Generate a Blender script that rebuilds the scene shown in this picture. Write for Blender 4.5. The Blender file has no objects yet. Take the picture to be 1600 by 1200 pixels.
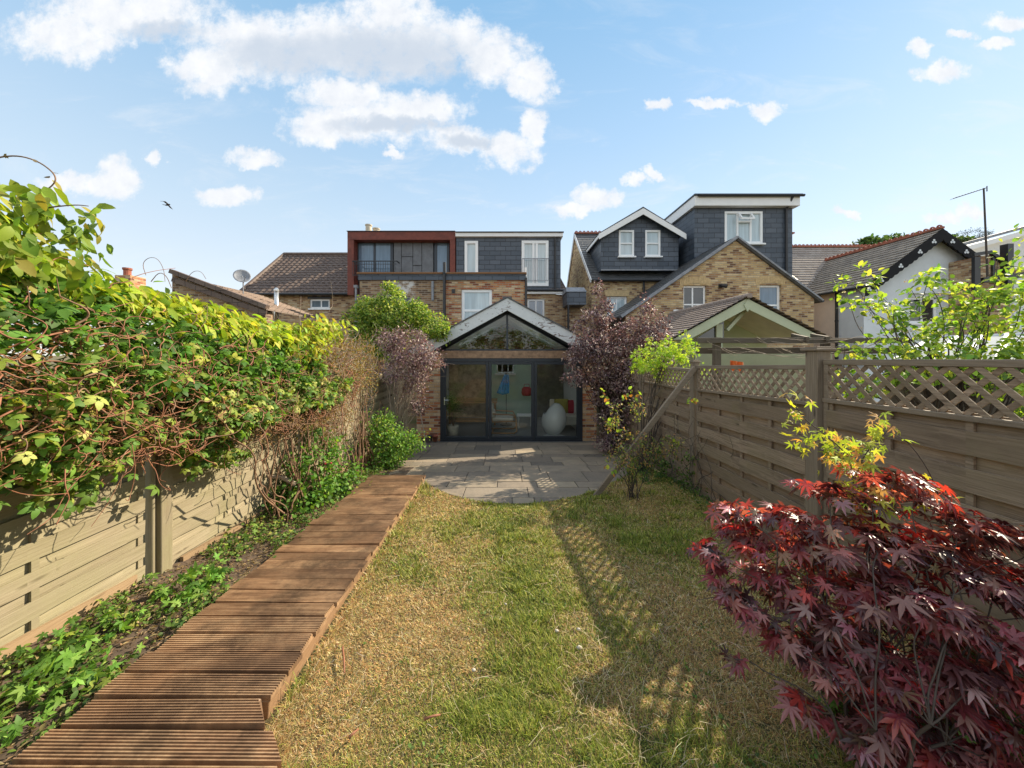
import bpy, math, random
import numpy as np
from mathutils import Vector
from mathutils.geometry import tessellate_polygon
random.seed(7); RNG = np.random.default_rng(7)
S = bpy.context.scene; COL = S.collection; R = math.radians; PI = math.pi
# ------------------------------------------------------------------ camera
EYE = 1.55; F = 540.0; VX = 790.0; VY = 550.0; SL = 0.089
cd = bpy.data.cameras.new('camera'); cam = bpy.data.objects.new('camera', cd); COL.objects.link(cam)
cam.location = (0, 0, EYE); cam.rotation_euler = (R(90), 0, 0)
cd.sensor_width = 36; cd.lens = 36*F/1600; cd.shift_x = (800-VX)/1600; cd.shift_y = -(600-VY)/1600
cd.clip_start = .05; cd.clip_end = 2000; S.camera = cam
S.render.resolution_x = 1024; S.render.resolution_y = 768
# ------------------------------------------------------------------ sun, exposure
SA, SB = 1.32, .74
sun_dir = Vector((SA, SB, 1)).normalized()
sl = bpy.data.lights.new('sun', 'SUN'); sl.energy = 4.0; sl.angle = R(.5); sl.color = (1, .87, .67)
so = bpy.data.objects.new('sun', sl); COL.objects.link(so)
so.rotation_euler = sun_dir.to_track_quat('Z', 'Y').to_euler(); so.location = (20, 12, 20)
S.view_settings.view_transform = 'Standard'; S.view_settings.look = 'None'; S.view_settings.gamma = 1
S.view_settings.exposure = 1.28
# ------------------------------------------------------------------ world: sky and clouds by direction
W = bpy.data.worlds.new('World'); S.world = W; W.use_nodes = True
nt = W.node_tree; nt.nodes.clear()
def nn(t, typ, **kw):
    n = t.nodes.new(typ)
    for k, v in kw.items(): setattr(n, k, v)
    return n
def setin(t, n, k, v):
    if hasattr(v, 'is_output'): t.links.new(v, n.inputs[k])
    else: n.inputs[k].default_value = v
def M(t, op, a, b=None, c=None, clamp=False):
    n = nn(t, 'ShaderNodeMath', operation=op, use_clamp=clamp)
    for i, v in enumerate((a, b, c)):
        if v is not None: setin(t, n, i, v)
    return n.outputs[0]
def VM(t, op, a, b=None, out=0):
    n = nn(t, 'ShaderNodeVectorMath', operation=op)
    setin(t, n, 0, a)
    if b is not None: setin(t, n, 1, b)
    return n.outputs[out]
def MIX(t, fac, a, b, mode='MIX'):
    n = nn(t, 'ShaderNodeMix', data_type='RGBA', blend_type=mode)
    setin(t, n, 0, fac)
    for k, v in ((6, a), (7, b)):
        if not hasattr(v, 'is_output') and len(v) == 3: v = (*v, 1)
        setin(t, n, k, v)
    return n.outputs[2]
def RNGE(t, v, a, b, c=0., d=1., smooth=False):
    n = nn(t, 'ShaderNodeMapRange'); n.interpolation_type = 'SMOOTHSTEP' if smooth else 'LINEAR'
    for i, x in enumerate((v, a, b, c, d)): setin(t, n, i, x)
    return n.outputs[0]
def RAMP(t, fac, stops, interp='LINEAR'):
    n = nn(t, 'ShaderNodeValToRGB'); r = n.color_ramp; r.interpolation = interp
    while len(r.elements) > 1: r.elements.remove(r.elements[-1])
    for i, (p, c) in enumerate(stops):
        e = r.elements[0] if i == 0 else r.elements.new(p)
        e.position = p; e.color = (*c, 1)
    setin(t, n, 0, fac); return n.outputs[0]
def NOISE(t, vec, scale, detail=4, rough=.55, out=0, dist=0):
    n = nn(t, 'ShaderNodeTexNoise'); setin(t, n, 'Vector', vec)
    n.inputs['Scale'].default_value = scale; n.inputs['Detail'].default_value = detail
    n.inputs['Roughness'].default_value = rough; n.inputs['Distortion'].default_value = dist
    return n.outputs[out]
sky = nn(nt, 'ShaderNodeTexSky', sky_type='NISHITA', sun_disc=False)
sky.sun_elevation = math.asin(sun_dir.z); sky.sun_rotation = math.atan2(SA, SB)
sky.air_density = 1.0; sky.dust_density = .1; sky.ozone_density = 1.6
tc = nn(nt, 'ShaderNodeTexCoord'); sp = nn(nt, 'ShaderNodeSeparateXYZ'); nt.links.new(tc.outputs['Generated'], sp.inputs[0])
yy = M(nt, 'MAXIMUM', sp.outputs[1], .05)
uu = M(nt, 'MULTIPLY_ADD', M(nt, 'DIVIDE', sp.outputs[0], yy), 5.4, 7.9)
vv = M(nt, 'MULTIPLY_ADD', M(nt, 'DIVIDE', sp.outputs[2], yy), -5.4, 5.5)
cb = nn(nt, 'ShaderNodeCombineXYZ'); nt.links.new(uu, cb.inputs[0]); nt.links.new(vv, cb.inputs[1])
p0 = cb.outputs[0]
wn = VM(nt, 'SUBTRACT', NOISE(nt, p0, 2.2, 5, .6, 1), (.5, .5, .5))
p1 = VM(nt, 'ADD', p0, VM(nt, 'MULTIPLY', wn, (.85, .55, 0)))
CL = [(105,55,100,46),(200,20,150,48),(330,105,66,46),(400,75,130,60),(520,70,170,62),(640,70,110,62),(610,20,70,45),
 (725,62,42,44),(770,90,62,48),(830,125,42,34),(590,185,140,40),(505,200,70,26),(660,170,76,30),(545,150,90,26),
 (722,216,60,24),(790,236,52,30),(832,200,24,34),(185,270,36,30),(165,288,55,20),(247,248,14,13),(402,250,50,15),(350,308,50,18),
 (932,310,36,20),(900,326,44,10),(990,283,22,10),(1021,273,14,10),(1120,158,50,8),(1198,171,30,15),(1030,162,18,11),
 (1433,72,22,13),(1468,113,46,17),(1574,32,36,16),(1552,69,34,11),(1498,53,30,8),(1478,338,38,9),(1512,330,20,15),
 (1325,332,18,7),(100,290,60,18),(610,238,22,9)]
def field(lst, p):
    acc = None
    for cx, cy, rx, ry in lst:
        d = VM(nt, 'MULTIPLY', VM(nt, 'SUBTRACT', p, (cx/100, cy/100, 0)), (100/rx, 100/ry, 0))
        q = VM(nt, 'DOT_PRODUCT', d, d, 1)
        acc = q if acc is None else M(nt, 'MINIMUM', acc, q)
    return M(nt, 'SUBTRACT', 1., acc)
fl = field(CL, p1)
f2 = M(nt, 'ADD', fl, M(nt, 'MULTIPLY', M(nt, 'SUBTRACT', NOISE(nt, p0, 3.4, 12, .68), .5), 2.5))
front = RNGE(nt, sp.outputs[1], .05, .2)
wisp = M(nt, 'MULTIPLY', RNGE(nt, NOISE(nt, VM(nt, 'MULTIPLY', p0, (.5, 1.6, 1)), 1.1, 10, .65, dist=.8), .5, .8, 0, .5, True), RNGE(nt, vv, .3, 2.5, .4, 1))
alpha = M(nt, 'MULTIPLY', RNGE(nt, f2, -.35, .85, 0, 1, True), front)
gl = field([(600,85,170,52),(450,90,120,40),(690,110,60,30),(620,196,120,16),(735,220,45,14),(250,50,80,20)], p1)
grey = M(nt, 'MULTIPLY', RNGE(nt, M(nt, 'ADD', gl, M(nt, 'SUBTRACT', NOISE(nt, p0, 2.5, 6, .6), .5)), -.3, 1.0, 0, 1, True), 1)
under = NOISE(nt, VM(nt, 'ADD', p0, (0, -.12, 0)), 3.0, 6, .6)
ccol = MIX(nt, grey, MIX(nt, RNGE(nt, under, .35, .7), (2.75, 2.8, 2.86), (2.35, 2.46, 2.64)), (1.78, 2.0, 2.3))
# sky colour ramp by elevation, paler near the horizon
zz = M(nt, 'MAXIMUM', sp.outputs[2], 0.)
grad = RAMP(nt, zz, [(0, (2.62/4, 2.7/4, 2.78/4)), (.14, (2.5/4, 2.66/4, 2.8/4)), (.32, (1.95/4, 2.42/4, 2.78/4)), (.5, (1.42/4, 2.08/4, 2.72/4)), (.72, (.88/4, 1.68/4, 2.5/4)), (1, (.6/4, 1.3/4, 2.3/4))])
grad = MIX(nt, 1., grad, (3.5, 3.5, 3.5), 'MULTIPLY')
skyb = MIX(nt, .86, sky.outputs[0], grad)
# bright cumulus overhead and behind, out of view, added to fill the shade
cn = NOISE(nt, VM(nt, 'MULTIPLY', tc.outputs['Generated'], (1, 1, 1.6)), 2.4, 9, .6)
rest = M(nt, 'MULTIPLY', RNGE(nt, cn, .46, .60, 0, 1, True), M(nt, 'MAXIMUM', RNGE(nt, sp.outputs[1], .12, -.05), RNGE(nt, sp.outputs[2], .76, .86)))
rest = M(nt, 'MULTIPLY', rest, RNGE(nt, sp.outputs[2], .0, .12))
skyb = MIX(nt, rest, skyb, (4.6, 4.5, 4.4))
skyb = MIX(nt, M(nt, 'MULTIPLY', wisp, front), skyb, (2.5, 2.6, 2.72))
final = MIX(nt, alpha, skyb, ccol)
bg = nn(nt, 'ShaderNodeBackground'); nt.links.new(final, bg.inputs[0]); bg.inputs[1].default_value = .15
wo = nn(nt, 'ShaderNodeOutputWorld'); nt.links.new(bg.outputs[0], wo.inputs[0])
# ------------------------------------------------------------------ helpers
LOC = {}
def tag(o, label=None, cat=None, group=None, kind=None):
    if label: o['label'] = label
    if cat: o['category'] = cat
    if group: o['group'] = group
    if kind: o['kind'] = kind
    return o
def thing(name, label, cat, loc=(0, 0, 0), group=None):
    o = bpy.data.objects.new(name, None); COL.objects.link(o); o.location = loc; LOC[o.name] = Vector(loc)
    o.empty_display_size = .1
    return tag(o, label, cat, group)
def PX(x, Y): return (x-VX)*Y/F
def PZ(y, Y): return EYE+(VY-y)*Y/F
def P(x, y, Y): return Vector((PX(x, Y), Y, PZ(y, Y)))
def gz(Y): return -SL*max(0, min(Y, 9.2))
def link(name, me, parent, loc=(0, 0, 0)):
    o = bpy.data.objects.new(name, me); COL.objects.link(o)
    if parent is not None: o.parent = parent; LOC[o.name] = LOC[parent.name]
    else: o.location = loc; LOC[o.name] = Vector(loc)
    return o
class MB:
    def __init__(s): s.v = []; s.f = []
    def add(s, vs, fs):
        b = len(s.v); s.v += [tuple(v) for v in vs]; s.f += [tuple(i+b for i in f) for f in fs]; return s
    def hexa(s, p): # 4 bottom, 4 top (ccw)
        return s.add(p, [(3,2,1,0),(4,5,6,7),(0,1,5,4),(1,2,6,5),(2,3,7,6),(3,0,4,7)])
    def box(s, x0, x1, y0, y1, z0, z1):
        return s.hexa([(x0,y0,z0),(x1,y0,z0),(x1,y1,z0),(x0,y1,z0),(x0,y0,z1),(x1,y0,z1),(x1,y1,z1),(x0,y1,z1)])
    def beam(s, p, q, w, h, up=(0, 0, 1)):
        p = Vector(p); q = Vector(q); d = (q-p).normalized(); u = Vector(up); sd = d.cross(u).normalized(); u = sd.cross(d)
        a = sd*w/2; b = u*h/2
        return s.hexa([p-a-b, p+a-b, q+a-b, q-a-b, p-a+b, p+a+b, q+a+b, q-a+b])
    def prism(s, poly, ext):
        n = len(poly); ext = Vector(ext); top = [Vector(p)+ext for p in poly]
        fs = [tuple(range(n)), tuple(range(2*n-1, n-1, -1))]+[(i, i+n, (i+1) % n+n, (i+1) % n) for i in range(n)]
        return s.add([Vector(p) for p in poly]+top, fs)
    def slab(s, a, b, c, d, t): # quad extruded along its normal by -t
        n = (Vector(b)-Vector(a)).cross(Vector(d)-Vector(a)).normalized()
        return s.prism([a, b, c, d], n*(-t))
    def tube(s, pts, r0, r1=None, n=5, cap=True):
        r1 = r0 if r1 is None else r1; pts = [Vector(p) for p in pts]; m = len(pts); vs = []; prev = None
        for i, p in enumerate(pts):
            d = (pts[min(i+1, m-1)]-pts[max(i-1, 0)])
            d = d.normalized() if d.length > 1e-9 else Vector((0, 0, 1))
            a = d.cross(Vector((0, 0, 1)) if abs(d.z) < .9 else Vector((1, 0, 0))).normalized()
            if prev is not None:
                a2 = (prev-d*prev.dot(d))
                if a2.length > 1e-6: a = a2.normalized()
            prev = a; b = d.cross(a); r = r0+(r1-r0)*i/max(1, m-1)
            for k in range(n):
                t = 2*PI*k/n; vs.append(p+a*(r*math.cos(t))+b*(r*math.sin(t)))
        fs = [(i*n+k, i*n+(k+1) % n, (i+1)*n+(k+1) % n, (i+1)*n+k) for i in range(m-1) for k in range(n)]
        if cap: fs += [tuple(range(n-1, -1, -1)), tuple((m-1)*n+k for k in range(n))]
        return s.add(vs, fs)
    def lathe(s, prof, c, n=20, ax=None):
        c = Vector(c); vs = []; m = len(prof)
        for r, z in prof:
            for k in range(n):
                t = 2*PI*k/n; vs.append(c+Vector((r*math.cos(t), r*math.sin(t), z)))
        fs = [(i*n+k, i*n+(k+1) % n, (i+1)*n+(k+1) % n, (i+1)*n+k) for i in range(m-1) for k in range(n)]
        return s.add(vs, fs)
    def wall(s, outer, holes, y, t):
        """wall in the X-Z plane at y (front), thickness t towards +Y, with openings"""
        loops = [[Vector((a, b, 0)) for a, b in outer]]+[[Vector((a, b, 0)) for a, b in h] for h in holes]
        tris = tessellate_polygon(loops); flat = [v for l in loops for v in l]; n = len(flat)
        vs = [(v.x, y, v.y) for v in flat]+[(v.x, y+t, v.y) for v in flat]; fs = []
        for a, b, c in tris:
            nz = (flat[b]-flat[a]).cross(flat[c]-flat[a]).z
            if nz < 0: b, c = c, b
            fs.append((a, b, c)); fs.append((a+n, c+n, b+n))
        k = 0
        for l in loops:
            m = len(l)
            for i in range(m): fs.append((k+i, k+(i+1) % m, k+(i+1) % m+n, k+i+n))
            k += m
        return s.add(vs, fs)
    def build(s, name, mat, parent=None, loc=None, smooth=False, turn=False, bevel=0, recalc=True):
        base = LOC[parent.name] if parent is not None else Vector(loc or (0, 0, 0))
        me = bpy.data.meshes.new(name)
        me.from_pydata([(v[0]-base[0], v[1]-base[1], v[2]-base[2]) for v in s.v], [], s.f)
        if recalc:
            import bmesh
            bm = bmesh.new(); bm.from_mesh(me); bmesh.ops.recalc_face_normals(bm, faces=bm.faces); bm.to_mesh(me); bm.free()
        me.update()
        uv = me.uv_layers.new(name='UVMap'); co = np.zeros(len(me.vertices)*3, 'f'); me.vertices.foreach_get('co', co); co = co.reshape(-1, 3)+np.array(base)
        npoly = len(me.polygons); nr = np.zeros(npoly*3, 'f'); me.polygons.foreach_get('normal', nr); nr = nr.reshape(-1, 3)
        lt = np.zeros(npoly, 'i'); me.polygons.foreach_get('loop_total', lt)
        lv = np.zeros(len(me.loops), 'i'); me.loops.foreach_get('vertex_index', lv)
        ns = np.repeat(nr, lt, axis=0); u = np.stack([-ns[:, 1], ns[:, 0], np.zeros(len(ns))], 1)
        ln = np.linalg.norm(u, axis=1); flat = ln < .02; u[flat] = (1, 0, 0); ln[flat] = 1; u /= ln[:, None]
        v = np.cross(ns, u); c = co[lv]; uvs = np.stack([(c*u).sum(1), (c*v).sum(1)], 1)
        if turn: uvs = uvs[:, ::-1]
        uv.data.foreach_set('uv', uvs.astype('f').ravel())
        if smooth: me.polygons.foreach_set('use_smooth', np.ones(npoly, bool))
        me.materials.append(mat)
        o = link(name, me, parent, base)
        if bevel:
            b = o.modifiers.new('bevel', 'BEVEL'); b.width = bevel; b.segments = 1; b.limit_method = 'ANGLE'; b.angle_limit = R(40)
        return o
# ------------------------------------------------------------------ materials
def mat(name):
    m = bpy.data.materials.new(name); m.use_nodes = True; t = m.node_tree
    b = t.nodes['Principled BSDF']; return m, t, b
def uvn(t): return nn(t, 'ShaderNodeTexCoord').outputs['UV']
def objc(t): return nn(t, 'ShaderNodeTexCoord').outputs['Object']
def island(t): return nn(t, 'ShaderNodeNewGeometry').outputs['Random Per Island']
def bump(t, b, h, dist=.01, s=1.):
    n = nn(t, 'ShaderNodeBump'); n.inputs['Distance'].default_value = dist; n.inputs['Strength'].default_value = s
    t.links.new(h, n.inputs['Height']); t.links.new(n.outputs[0], b.inputs['Normal'])
def plain(name, col, rough=.6, metal=0, spec=.5, var=.12, nscale=3.):
    m, t, b = mat(name)
    n = NOISE(t, objc(t), nscale, 6, .65)
    c = MIX(t, RNGE(t, n, .3, .7), tuple(x*(1-var) for x in col), tuple(min(1, x*(1+var)) for x in col))
    t.links.new(c, b.inputs['Base Color']); b.inputs['Roughness'].default_value = rough
    b.inputs['Metallic'].default_value = metal; b.inputs['Specular IOR Level'].default_value = spec
    return m
def brick_mat(name, ramp, mortar=(.36, .31, .24), paint=None):
    m, t, b = mat(name); uv = uvn(t)
    wob = VM(t, 'ADD', uv, VM(t, 'MULTIPLY', VM(t, 'SUBTRACT', NOISE(t, uv, 6, 3, .6, 1), (.5, .5, .5)), (.02, .016, 0)))
    br = nn(t, 'ShaderNodeTexBrick'); t.links.new(wob, br.inputs['Vector'])
    for k, v in (('Scale', 1), ('Brick Width', .225), ('Row Height', .075), ('Mortar Size', .008), ('Mortar Smooth', .3), ('Bias', 0)): br.inputs[k].default_value = v
    br.inputs['Color1'].default_value = (0, 0, 0, 1); br.inputs['Color2'].default_value = (1, 1, 1, 1); br.inputs['Mortar'].default_value = (.5, .5, .5, 1)
    patch = NOISE(t, uv, .9, 5, .6)
    f = M(t, 'ADD', br.outputs['Color'], M(t, 'MULTIPLY', M(t, 'SUBTRACT', patch, .5), 1.1), clamp=True)
    c = RAMP(t, f, ramp)
    c = MIX(t, RNGE(t, NOISE(t, uv, 40, 5, .7), .3, .75), c, MIX(t, .45, c, (.05, .035, .025)))
    c = MIX(t, br.outputs['Fac'], c, mortar)
    st = RNGE(t, NOISE(t, VM(t, 'MULTIPLY', uv, (1, .35, 1)), 1.3, 6, .7), .52, .75, 0, .45)
    c = MIX(t, st, c, (.09, .07, .05))
    if paint:
        u0, u1, v0, v1 = paint
        s2 = nn(t, 'ShaderNodeSeparateXYZ'); t.links.new(uv, s2.inputs[0])
        inx = M(t, 'MULTIPLY', RNGE(t, s2.outputs[0], u0, u0+.15), RNGE(t, s2.outputs[0], u1, u1-.15))
        inz = M(t, 'MULTIPLY', RNGE(t, s2.outputs[1], v0, v0+.25), RNGE(t, s2.outputs[1], v1, v1-.05))
        msk = M(t, 'MULTIPLY', M(t, 'MULTIPLY', inx, inz), RNGE(t, NOISE(t, uv, 3.5, 5, .75), .44, .56))
        c = MIX(t, msk, c, (.62, .60, .57))
    t.links.new(c, b.inputs['Base Color']); b.inputs['Roughness'].default_value = .9
    h = M(t, 'ADD', M(t, 'MULTIPLY', br.outputs['Fac'], -1), M(t, 'MULTIPLY', NOISE(t, uv, 60, 4, .7), .5))
    bump(t, b, h, .008, .9); return m
def slate_mat(name, c1, c2, w=.5, h=.22, gap=.006, rough=.45, bd=.01, stain=(.3, .3, .28), st=.35):
    m, t, b = mat(name); uv = uvn(t)
    br = nn(t, 'ShaderNodeTexBrick'); t.links.new(VM(t, 'ADD', uv, VM(t, 'MULTIPLY', VM(t, 'SUBTRACT', NOISE(t, uv, 3, 3, .6, 1), (.5, .5, .5)), (.02, .02, 0))), br.inputs['Vector'])
    for k, v in (('Scale', 1), ('Brick Width', w), ('Row Height', h), ('Mortar Size', gap), ('Mortar Smooth', .1)): br.inputs[k].default_value = v
    br.inputs['Color1'].default_value = (*c1, 1); br.inputs['Color2'].default_value = (*c2, 1); br.inputs['Mortar'].default_value = (*[x*.22 for x in c1], 1)
    c = MIX(t, RNGE(t, NOISE(t, uv, 2.5, 8, .7), .5, .8, 0, st), br.outputs['Color'], stain)
    c = MIX(t, RNGE(t, NOISE(t, uv, 25, 6, .7), .3, .7, 0, .3), c, tuple(x*.6 for x in c1))
    t.links.new(c, b.inputs['Base Color']); b.inputs['Roughness'].default_value = rough
    bump(t, b, M(t, 'ADD', M(t, 'MULTIPLY', br.outputs['Fac'], -1), M(t, 'MULTIPLY', NOISE(t, uv, 30, 4, .7), .3)), bd, .8); return m
def wood_mat(name, c1, c2, dark, rough=.75, grain=(3, 70), green=None, stain=.35, spec=.3, bs=.5):
    m, t, b = mat(name); uv = uvn(t); isl = island(t)
    off = nn(t, 'ShaderNodeCombineXYZ'); t.links.new(M(t, 'MULTIPLY', isl, 37.), off.inputs[0]); t.links.new(M(t, 'MULTIPLY', isl, 91.), off.inputs[1])
    v = VM(t, 'ADD', VM(t, 'MULTIPLY', uv, (grain[0], grain[1], 1)), off.outputs[0])
    g = NOISE(t, v, 1., 6, .65, dist=.6)
    c = MIX(t, RNGE(t, g, .3, .7), c1, c2)
    c = MIX(t, RNGE(t, isl, 0, 1, 0, .65), c, tuple(x*.6 for x in c1))
    big = NOISE(t, VM(t, 'ADD', VM(t, 'MULTIPLY', uv, (1.2, 5, 1)), off.outputs[0]), 1.3, 7, .7)
    c = MIX(t, RNGE(t, big, .5, .78, 0, stain), c, dark)
    c = MIX(t, RNGE(t, NOISE(t, VM(t, 'MULTIPLY', v, (.6, 1.6, 1)), 1.3, 8, .75), .50, .70, 0, .75), c, dark)
    kn = nn(t, 'ShaderNodeTexVoronoi'); kn.inputs['Scale'].default_value = 1.
    t.links.new(VM(t, 'ADD', VM(t, 'MULTIPLY', uv, (2.2, 9, 1)), off.outputs[0]), kn.inputs['Vector'])
    c = MIX(t, RNGE(t, kn.outputs['Distance'], .05, .13, .75, 0), c, tuple(x*.6 for x in dark))
    if green: c = MIX(t, RNGE(t, NOISE(t, uv, 1.7, 5, .6), .45, .7, 0, .5), c, green)
    t.links.new(c, b.inputs['Base Color']); b.inputs['Roughness'].default_value = rough; b.inputs['Specular IOR Level'].default_value = spec
    bump(t, b, g, .004, bs); return m
def leaf_mat(name, rough=.55, trans=.4, tgain=1.6, spec=.25, tcol=None):
    m, t, b = mat(name)
    a = nn(t, 'ShaderNodeAttribute', attribute_name='col'); c = a.outputs['Color']
    geo = nn(t, 'ShaderNodeNewGeometry')
    c1 = MIX(t, M(t, 'MULTIPLY', geo.outputs['Backfacing'], .35), c, MIX(t, 1., c, (1.25, 1.3, 1.4), 'MULTIPLY'))
    t.links.new(c1, b.inputs['Base Color']); b.inputs['Roughness'].default_value = rough; b.inputs['Specular IOR Level'].default_value = spec
    tr = nn(t, 'ShaderNodeBsdfTranslucent')
    tl = MIX(t, 1., c, tcol or (tgain, tgain, tgain*.5), 'MULTIPLY'); t.links.new(tl, tr.inputs[0])
    mx = nn(t, 'ShaderNodeMixShader'); mx.inputs[0].default_value = trans
    t.links.new(b.outputs[0], mx.inputs[1]); t.links.new(tr.outputs[0], mx.inputs[2])
    t.links.new(mx.outputs[0], t.nodes['Material Output'].inputs[0]); return m
def glass_mat(name, tint=(.86, .9, .88), k=1.0):
    m, t, b = mat(name); t.nodes.remove(b)
    tr = nn(t, 'ShaderNodeBsdfTransparent'); tr.inputs[0].default_value = (*tint, 1)
    g = nn(t, 'ShaderNodeBsdfGlossy'); g.inputs['Roughness'].default_value = .0
    fr = nn(t, 'ShaderNodeFresnel'); fr.inputs[0].default_value = 1.5
    mx = nn(t, 'ShaderNodeMixShader'); t.links.new(M(t, 'MULTIPLY', fr.outputs[0], k, clamp=True), mx.inputs[0])
    t.links.new(tr.outputs[0], mx.inputs[1]); t.links.new(g.outputs[0], mx.inputs[2])
    t.links.new(mx.outputs[0], t.nodes['Material Output'].inputs[0]); return m
MT = {}
MT['stock'] = brick_mat('stock brick', [(0, (.16, .075, .04)), (.25, (.34, .18, .085)), (.5, (.50, .31, .15)), (.75, (.58, .40, .21)), (1, (.68, .55, .36))])
MT['orange'] = brick_mat('orange stock brick', [(0, (.20, .07, .035)), (.22, (.44, .13, .055)), (.42, (.55, .23, .09)), (.65, (.56, .34, .16)), (1, (.72, .54, .34))])
MT['dullbrick'] = brick_mat('dull painted stock brick', [(0, (.13, .08, .05)), (.3, (.26, .15, .08)), (.6, (.36, .22, .12)), (1, (.46, .34, .20))], paint=(PX(596, 13), PX(650, 13), PZ(476, 13), PZ(438, 13)))
MT['yellow'] = brick_mat('yellow stock brick', [(0, (.17, .085, .045)), (.2, (.38, .21, .095)), (.45, (.54, .36, .17)), (.75, (.62, .44, .21)), (1, (.74, .57, .33))])
MT['archbrick'] = plain('arch brick', (.52, .38, .2), .9, var=.25, nscale=14)
MT['slate'] = slate_mat('dark slate', (.042, .058, .082), (.085, .103, .132), gap=.011, rough=.42, stain=(.12, .14, .16), st=.3)
MT['slateroof'] = slate_mat('weathered slate roof', (.07, .075, .08), (.12, .12, .12), .3, .2, stain=(.22, .2, .16))
MT['paleslate'] = slate_mat('pale slate roof', (.30, .25, .215), (.40, .345, .30), .32, .22, rough=.95, stain=(.46, .42, .38), bd=.02)
MT['brownslate'] = slate_mat('brown slate roof', (.24, .205, .17), (.40, .34, .27), .32, .22, rough=.9, stain=(.38, .33, .26), st=.5, bd=.02)
MT['tile'] = slate_mat('brown concrete tile', (.105, .07, .055), (.15, .105, .08), .3, .33, .008, rough=.7, stain=(.24, .2, .15), st=.4)
MT['tile2'] = slate_mat('grey brown tile', (.26, .20, .165), (.36, .28, .23), .3, .16, .01, rough=.7, stain=(.3, .27, .24), bd=.02)
MT['terracotta'] = plain('terracotta', (.30, .10, .06), .8, var=.35, nscale=8)
MT['white'] = plain('white paint', (.78, .78, .77), .35, var=.04)
MT['upvc'] = plain('window white', (.80, .81, .81), .3, var=.03)
MT['corten'] = plain('red brown metal', (.155, .036, .022), .6, metal=.1, var=.3, nscale=5)
MT['grey'] = plain('anthracite frame', (.035, .042, .052), .38, metal=.3, var=.08)
MT['black'] = plain('black plastic', (.015, .015, .017), .4, var=.1)
MT['zinc'] = plain('zinc sheet', (.13, .135, .145), .5, metal=.4, var=.25, nscale=4)
MT['steel'] = plain('steel', (.6, .6, .58), .3, metal=.9, var=.1)
MT['lead'] = plain('lead', (.22, .23, .25), .5, metal=.2, var=.3, nscale=5)
MT['mint'] = plain('mint wall', (.46, .60, .50), .8, var=.08)
MT['backpanel'] = plain('brown curtain', (.42, .32, .20), .9, var=.5, nscale=6)
MT['darkwall'] = plain('dark inner wall', (.16, .15, .12), .8, var=.4, nscale=5)
MT['inwhite'] = plain('interior white', (.72, .72, .7), .8, var=.03)
MT['floorgrey'] = plain('interior floor', (.26, .25, .24), .45, var=.12)
MT['sage'] = plain('sage green paint', (.46, .50, .34), .5, var=.06)
MT['sagewall'] = plain('sage green boarding', (.34, .36, .22), .6, var=.08)
MT['bargeblack'] = plain('black painted timber', (.012, .012, .014), .75, spec=.2)
MT['pinkrender'] = plain('pinkish render', (.78, .64, .52), .9, var=.06)
MT['bluerender'] = plain('pale blue grey render', (.66, .70, .73), .9, var=.06)
MT['pot'] = plain('chimney pot buff', (.52, .46, .36), .8, var=.25, nscale=8)
MT['cream'] = plain('cream cloth', (.66, .60, .50), .9, var=.1)
MT['birch'] = plain('bent birch', (.42, .23, .10), .45, var=.15)
MT['oak'] = plain('oiled oak', (.36, .20, .09), .4, var=.25, nscale=6)
MT['shellwhite'] = plain('white shell', (.75, .75, .74), .2, var=.02)
MT['blue'] = plain('bright blue cloth', (.02, .30, .66), .7, var=.3, nscale=10)
MT['red'] = plain('red cloth', (.42, .03, .05), .8, var=.2)
MT['olive'] = plain('olive cloth', (.38, .32, .08), .85, var=.2)
MT['orangecloth'] = plain('orange cloth', (.75, .16, .03), .8, var=.2)
MT['glass'] = glass_mat('clear glass', (.96, .98, .97), .85)
MT['glass2'] = glass_mat('gable glass', (.86, .9, .88), 1.3)
def pane_mat(name, col, rough=.04, spec=1.0):
    m, t, b = mat(name)
    g = NOISE(t, VM(t, 'MULTIPLY', objc(t), (9, 9, .7)), .9, 4, .6)
    t.links.new(MIX(t, RNGE(t, g, .35, .65), col, tuple(x*.75 for x in col)), b.inputs['Base Color'])
    b.inputs['Roughness'].default_value = rough; b.inputs['Specular IOR Level'].default_value = spec
    bump(t, b, NOISE(t, objc(t), 1.2, 2), .02, .15); return m
MT['panedark'] = pane_mat('window pane with dark room', (.035, .04, .042))
MT['panepale'] = pane_mat('window pane with pale blind', (.48, .58, .62))
MT['paneblue'] = pane_mat('window pane bluish', (.14, .21, .29))
MT['leadglass'] = pane_mat('frosted pane', (.17, .22, .26), .85, .15)
# peeling barge board paint
m, t, b = mat('peeling white paint'); uv = uvn(t)
n1 = NOISE(t, VM(t, 'MULTIPLY', uv, (5, 16, 1)), 1., 8, .7, dist=1.2)
n2 = NOISE(t, uv, 1.4, 3, .6)
msk = RNGE(t, M(t, 'ADD', n1, M(t, 'MULTIPLY', M(t, 'SUBTRACT', n2, .5), .5)), .61, .63)
t.links.new(MIX(t, msk, MIX(t, NOISE(t, uv, 9, 5, .7), (.70, .72, .72), (.52, .55, .56)), (.10, .045, .03)), b.inputs['Base Color']); b.inputs['Roughness'].default_value = .6
bump(t, b, msk, .004, -.8); MT['peel'] = m
MT['fencepale'] = wood_mat('pale fence timber', (.28, .235, .15), (.43, .365, .245), (.15, .11, .065), green=(.23, .225, .10), stain=.65)
MT['fencegrey'] = wood_mat('silvered fence timber', (.23, .165, .11), (.47, .36, .26), (.062, .042, .028), green=(.20, .165, .09), stain=.75)
MT['postgrey'] = wood_mat('silvered post timber', (.26, .20, .14), (.43, .35, .26), (.08, .06, .04), stain=.6)
MT['gravelboard'] = wood_mat('orange gravel board', (.33, .22, .125), (.44, .31, .18), (.17, .11, .06))
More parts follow.
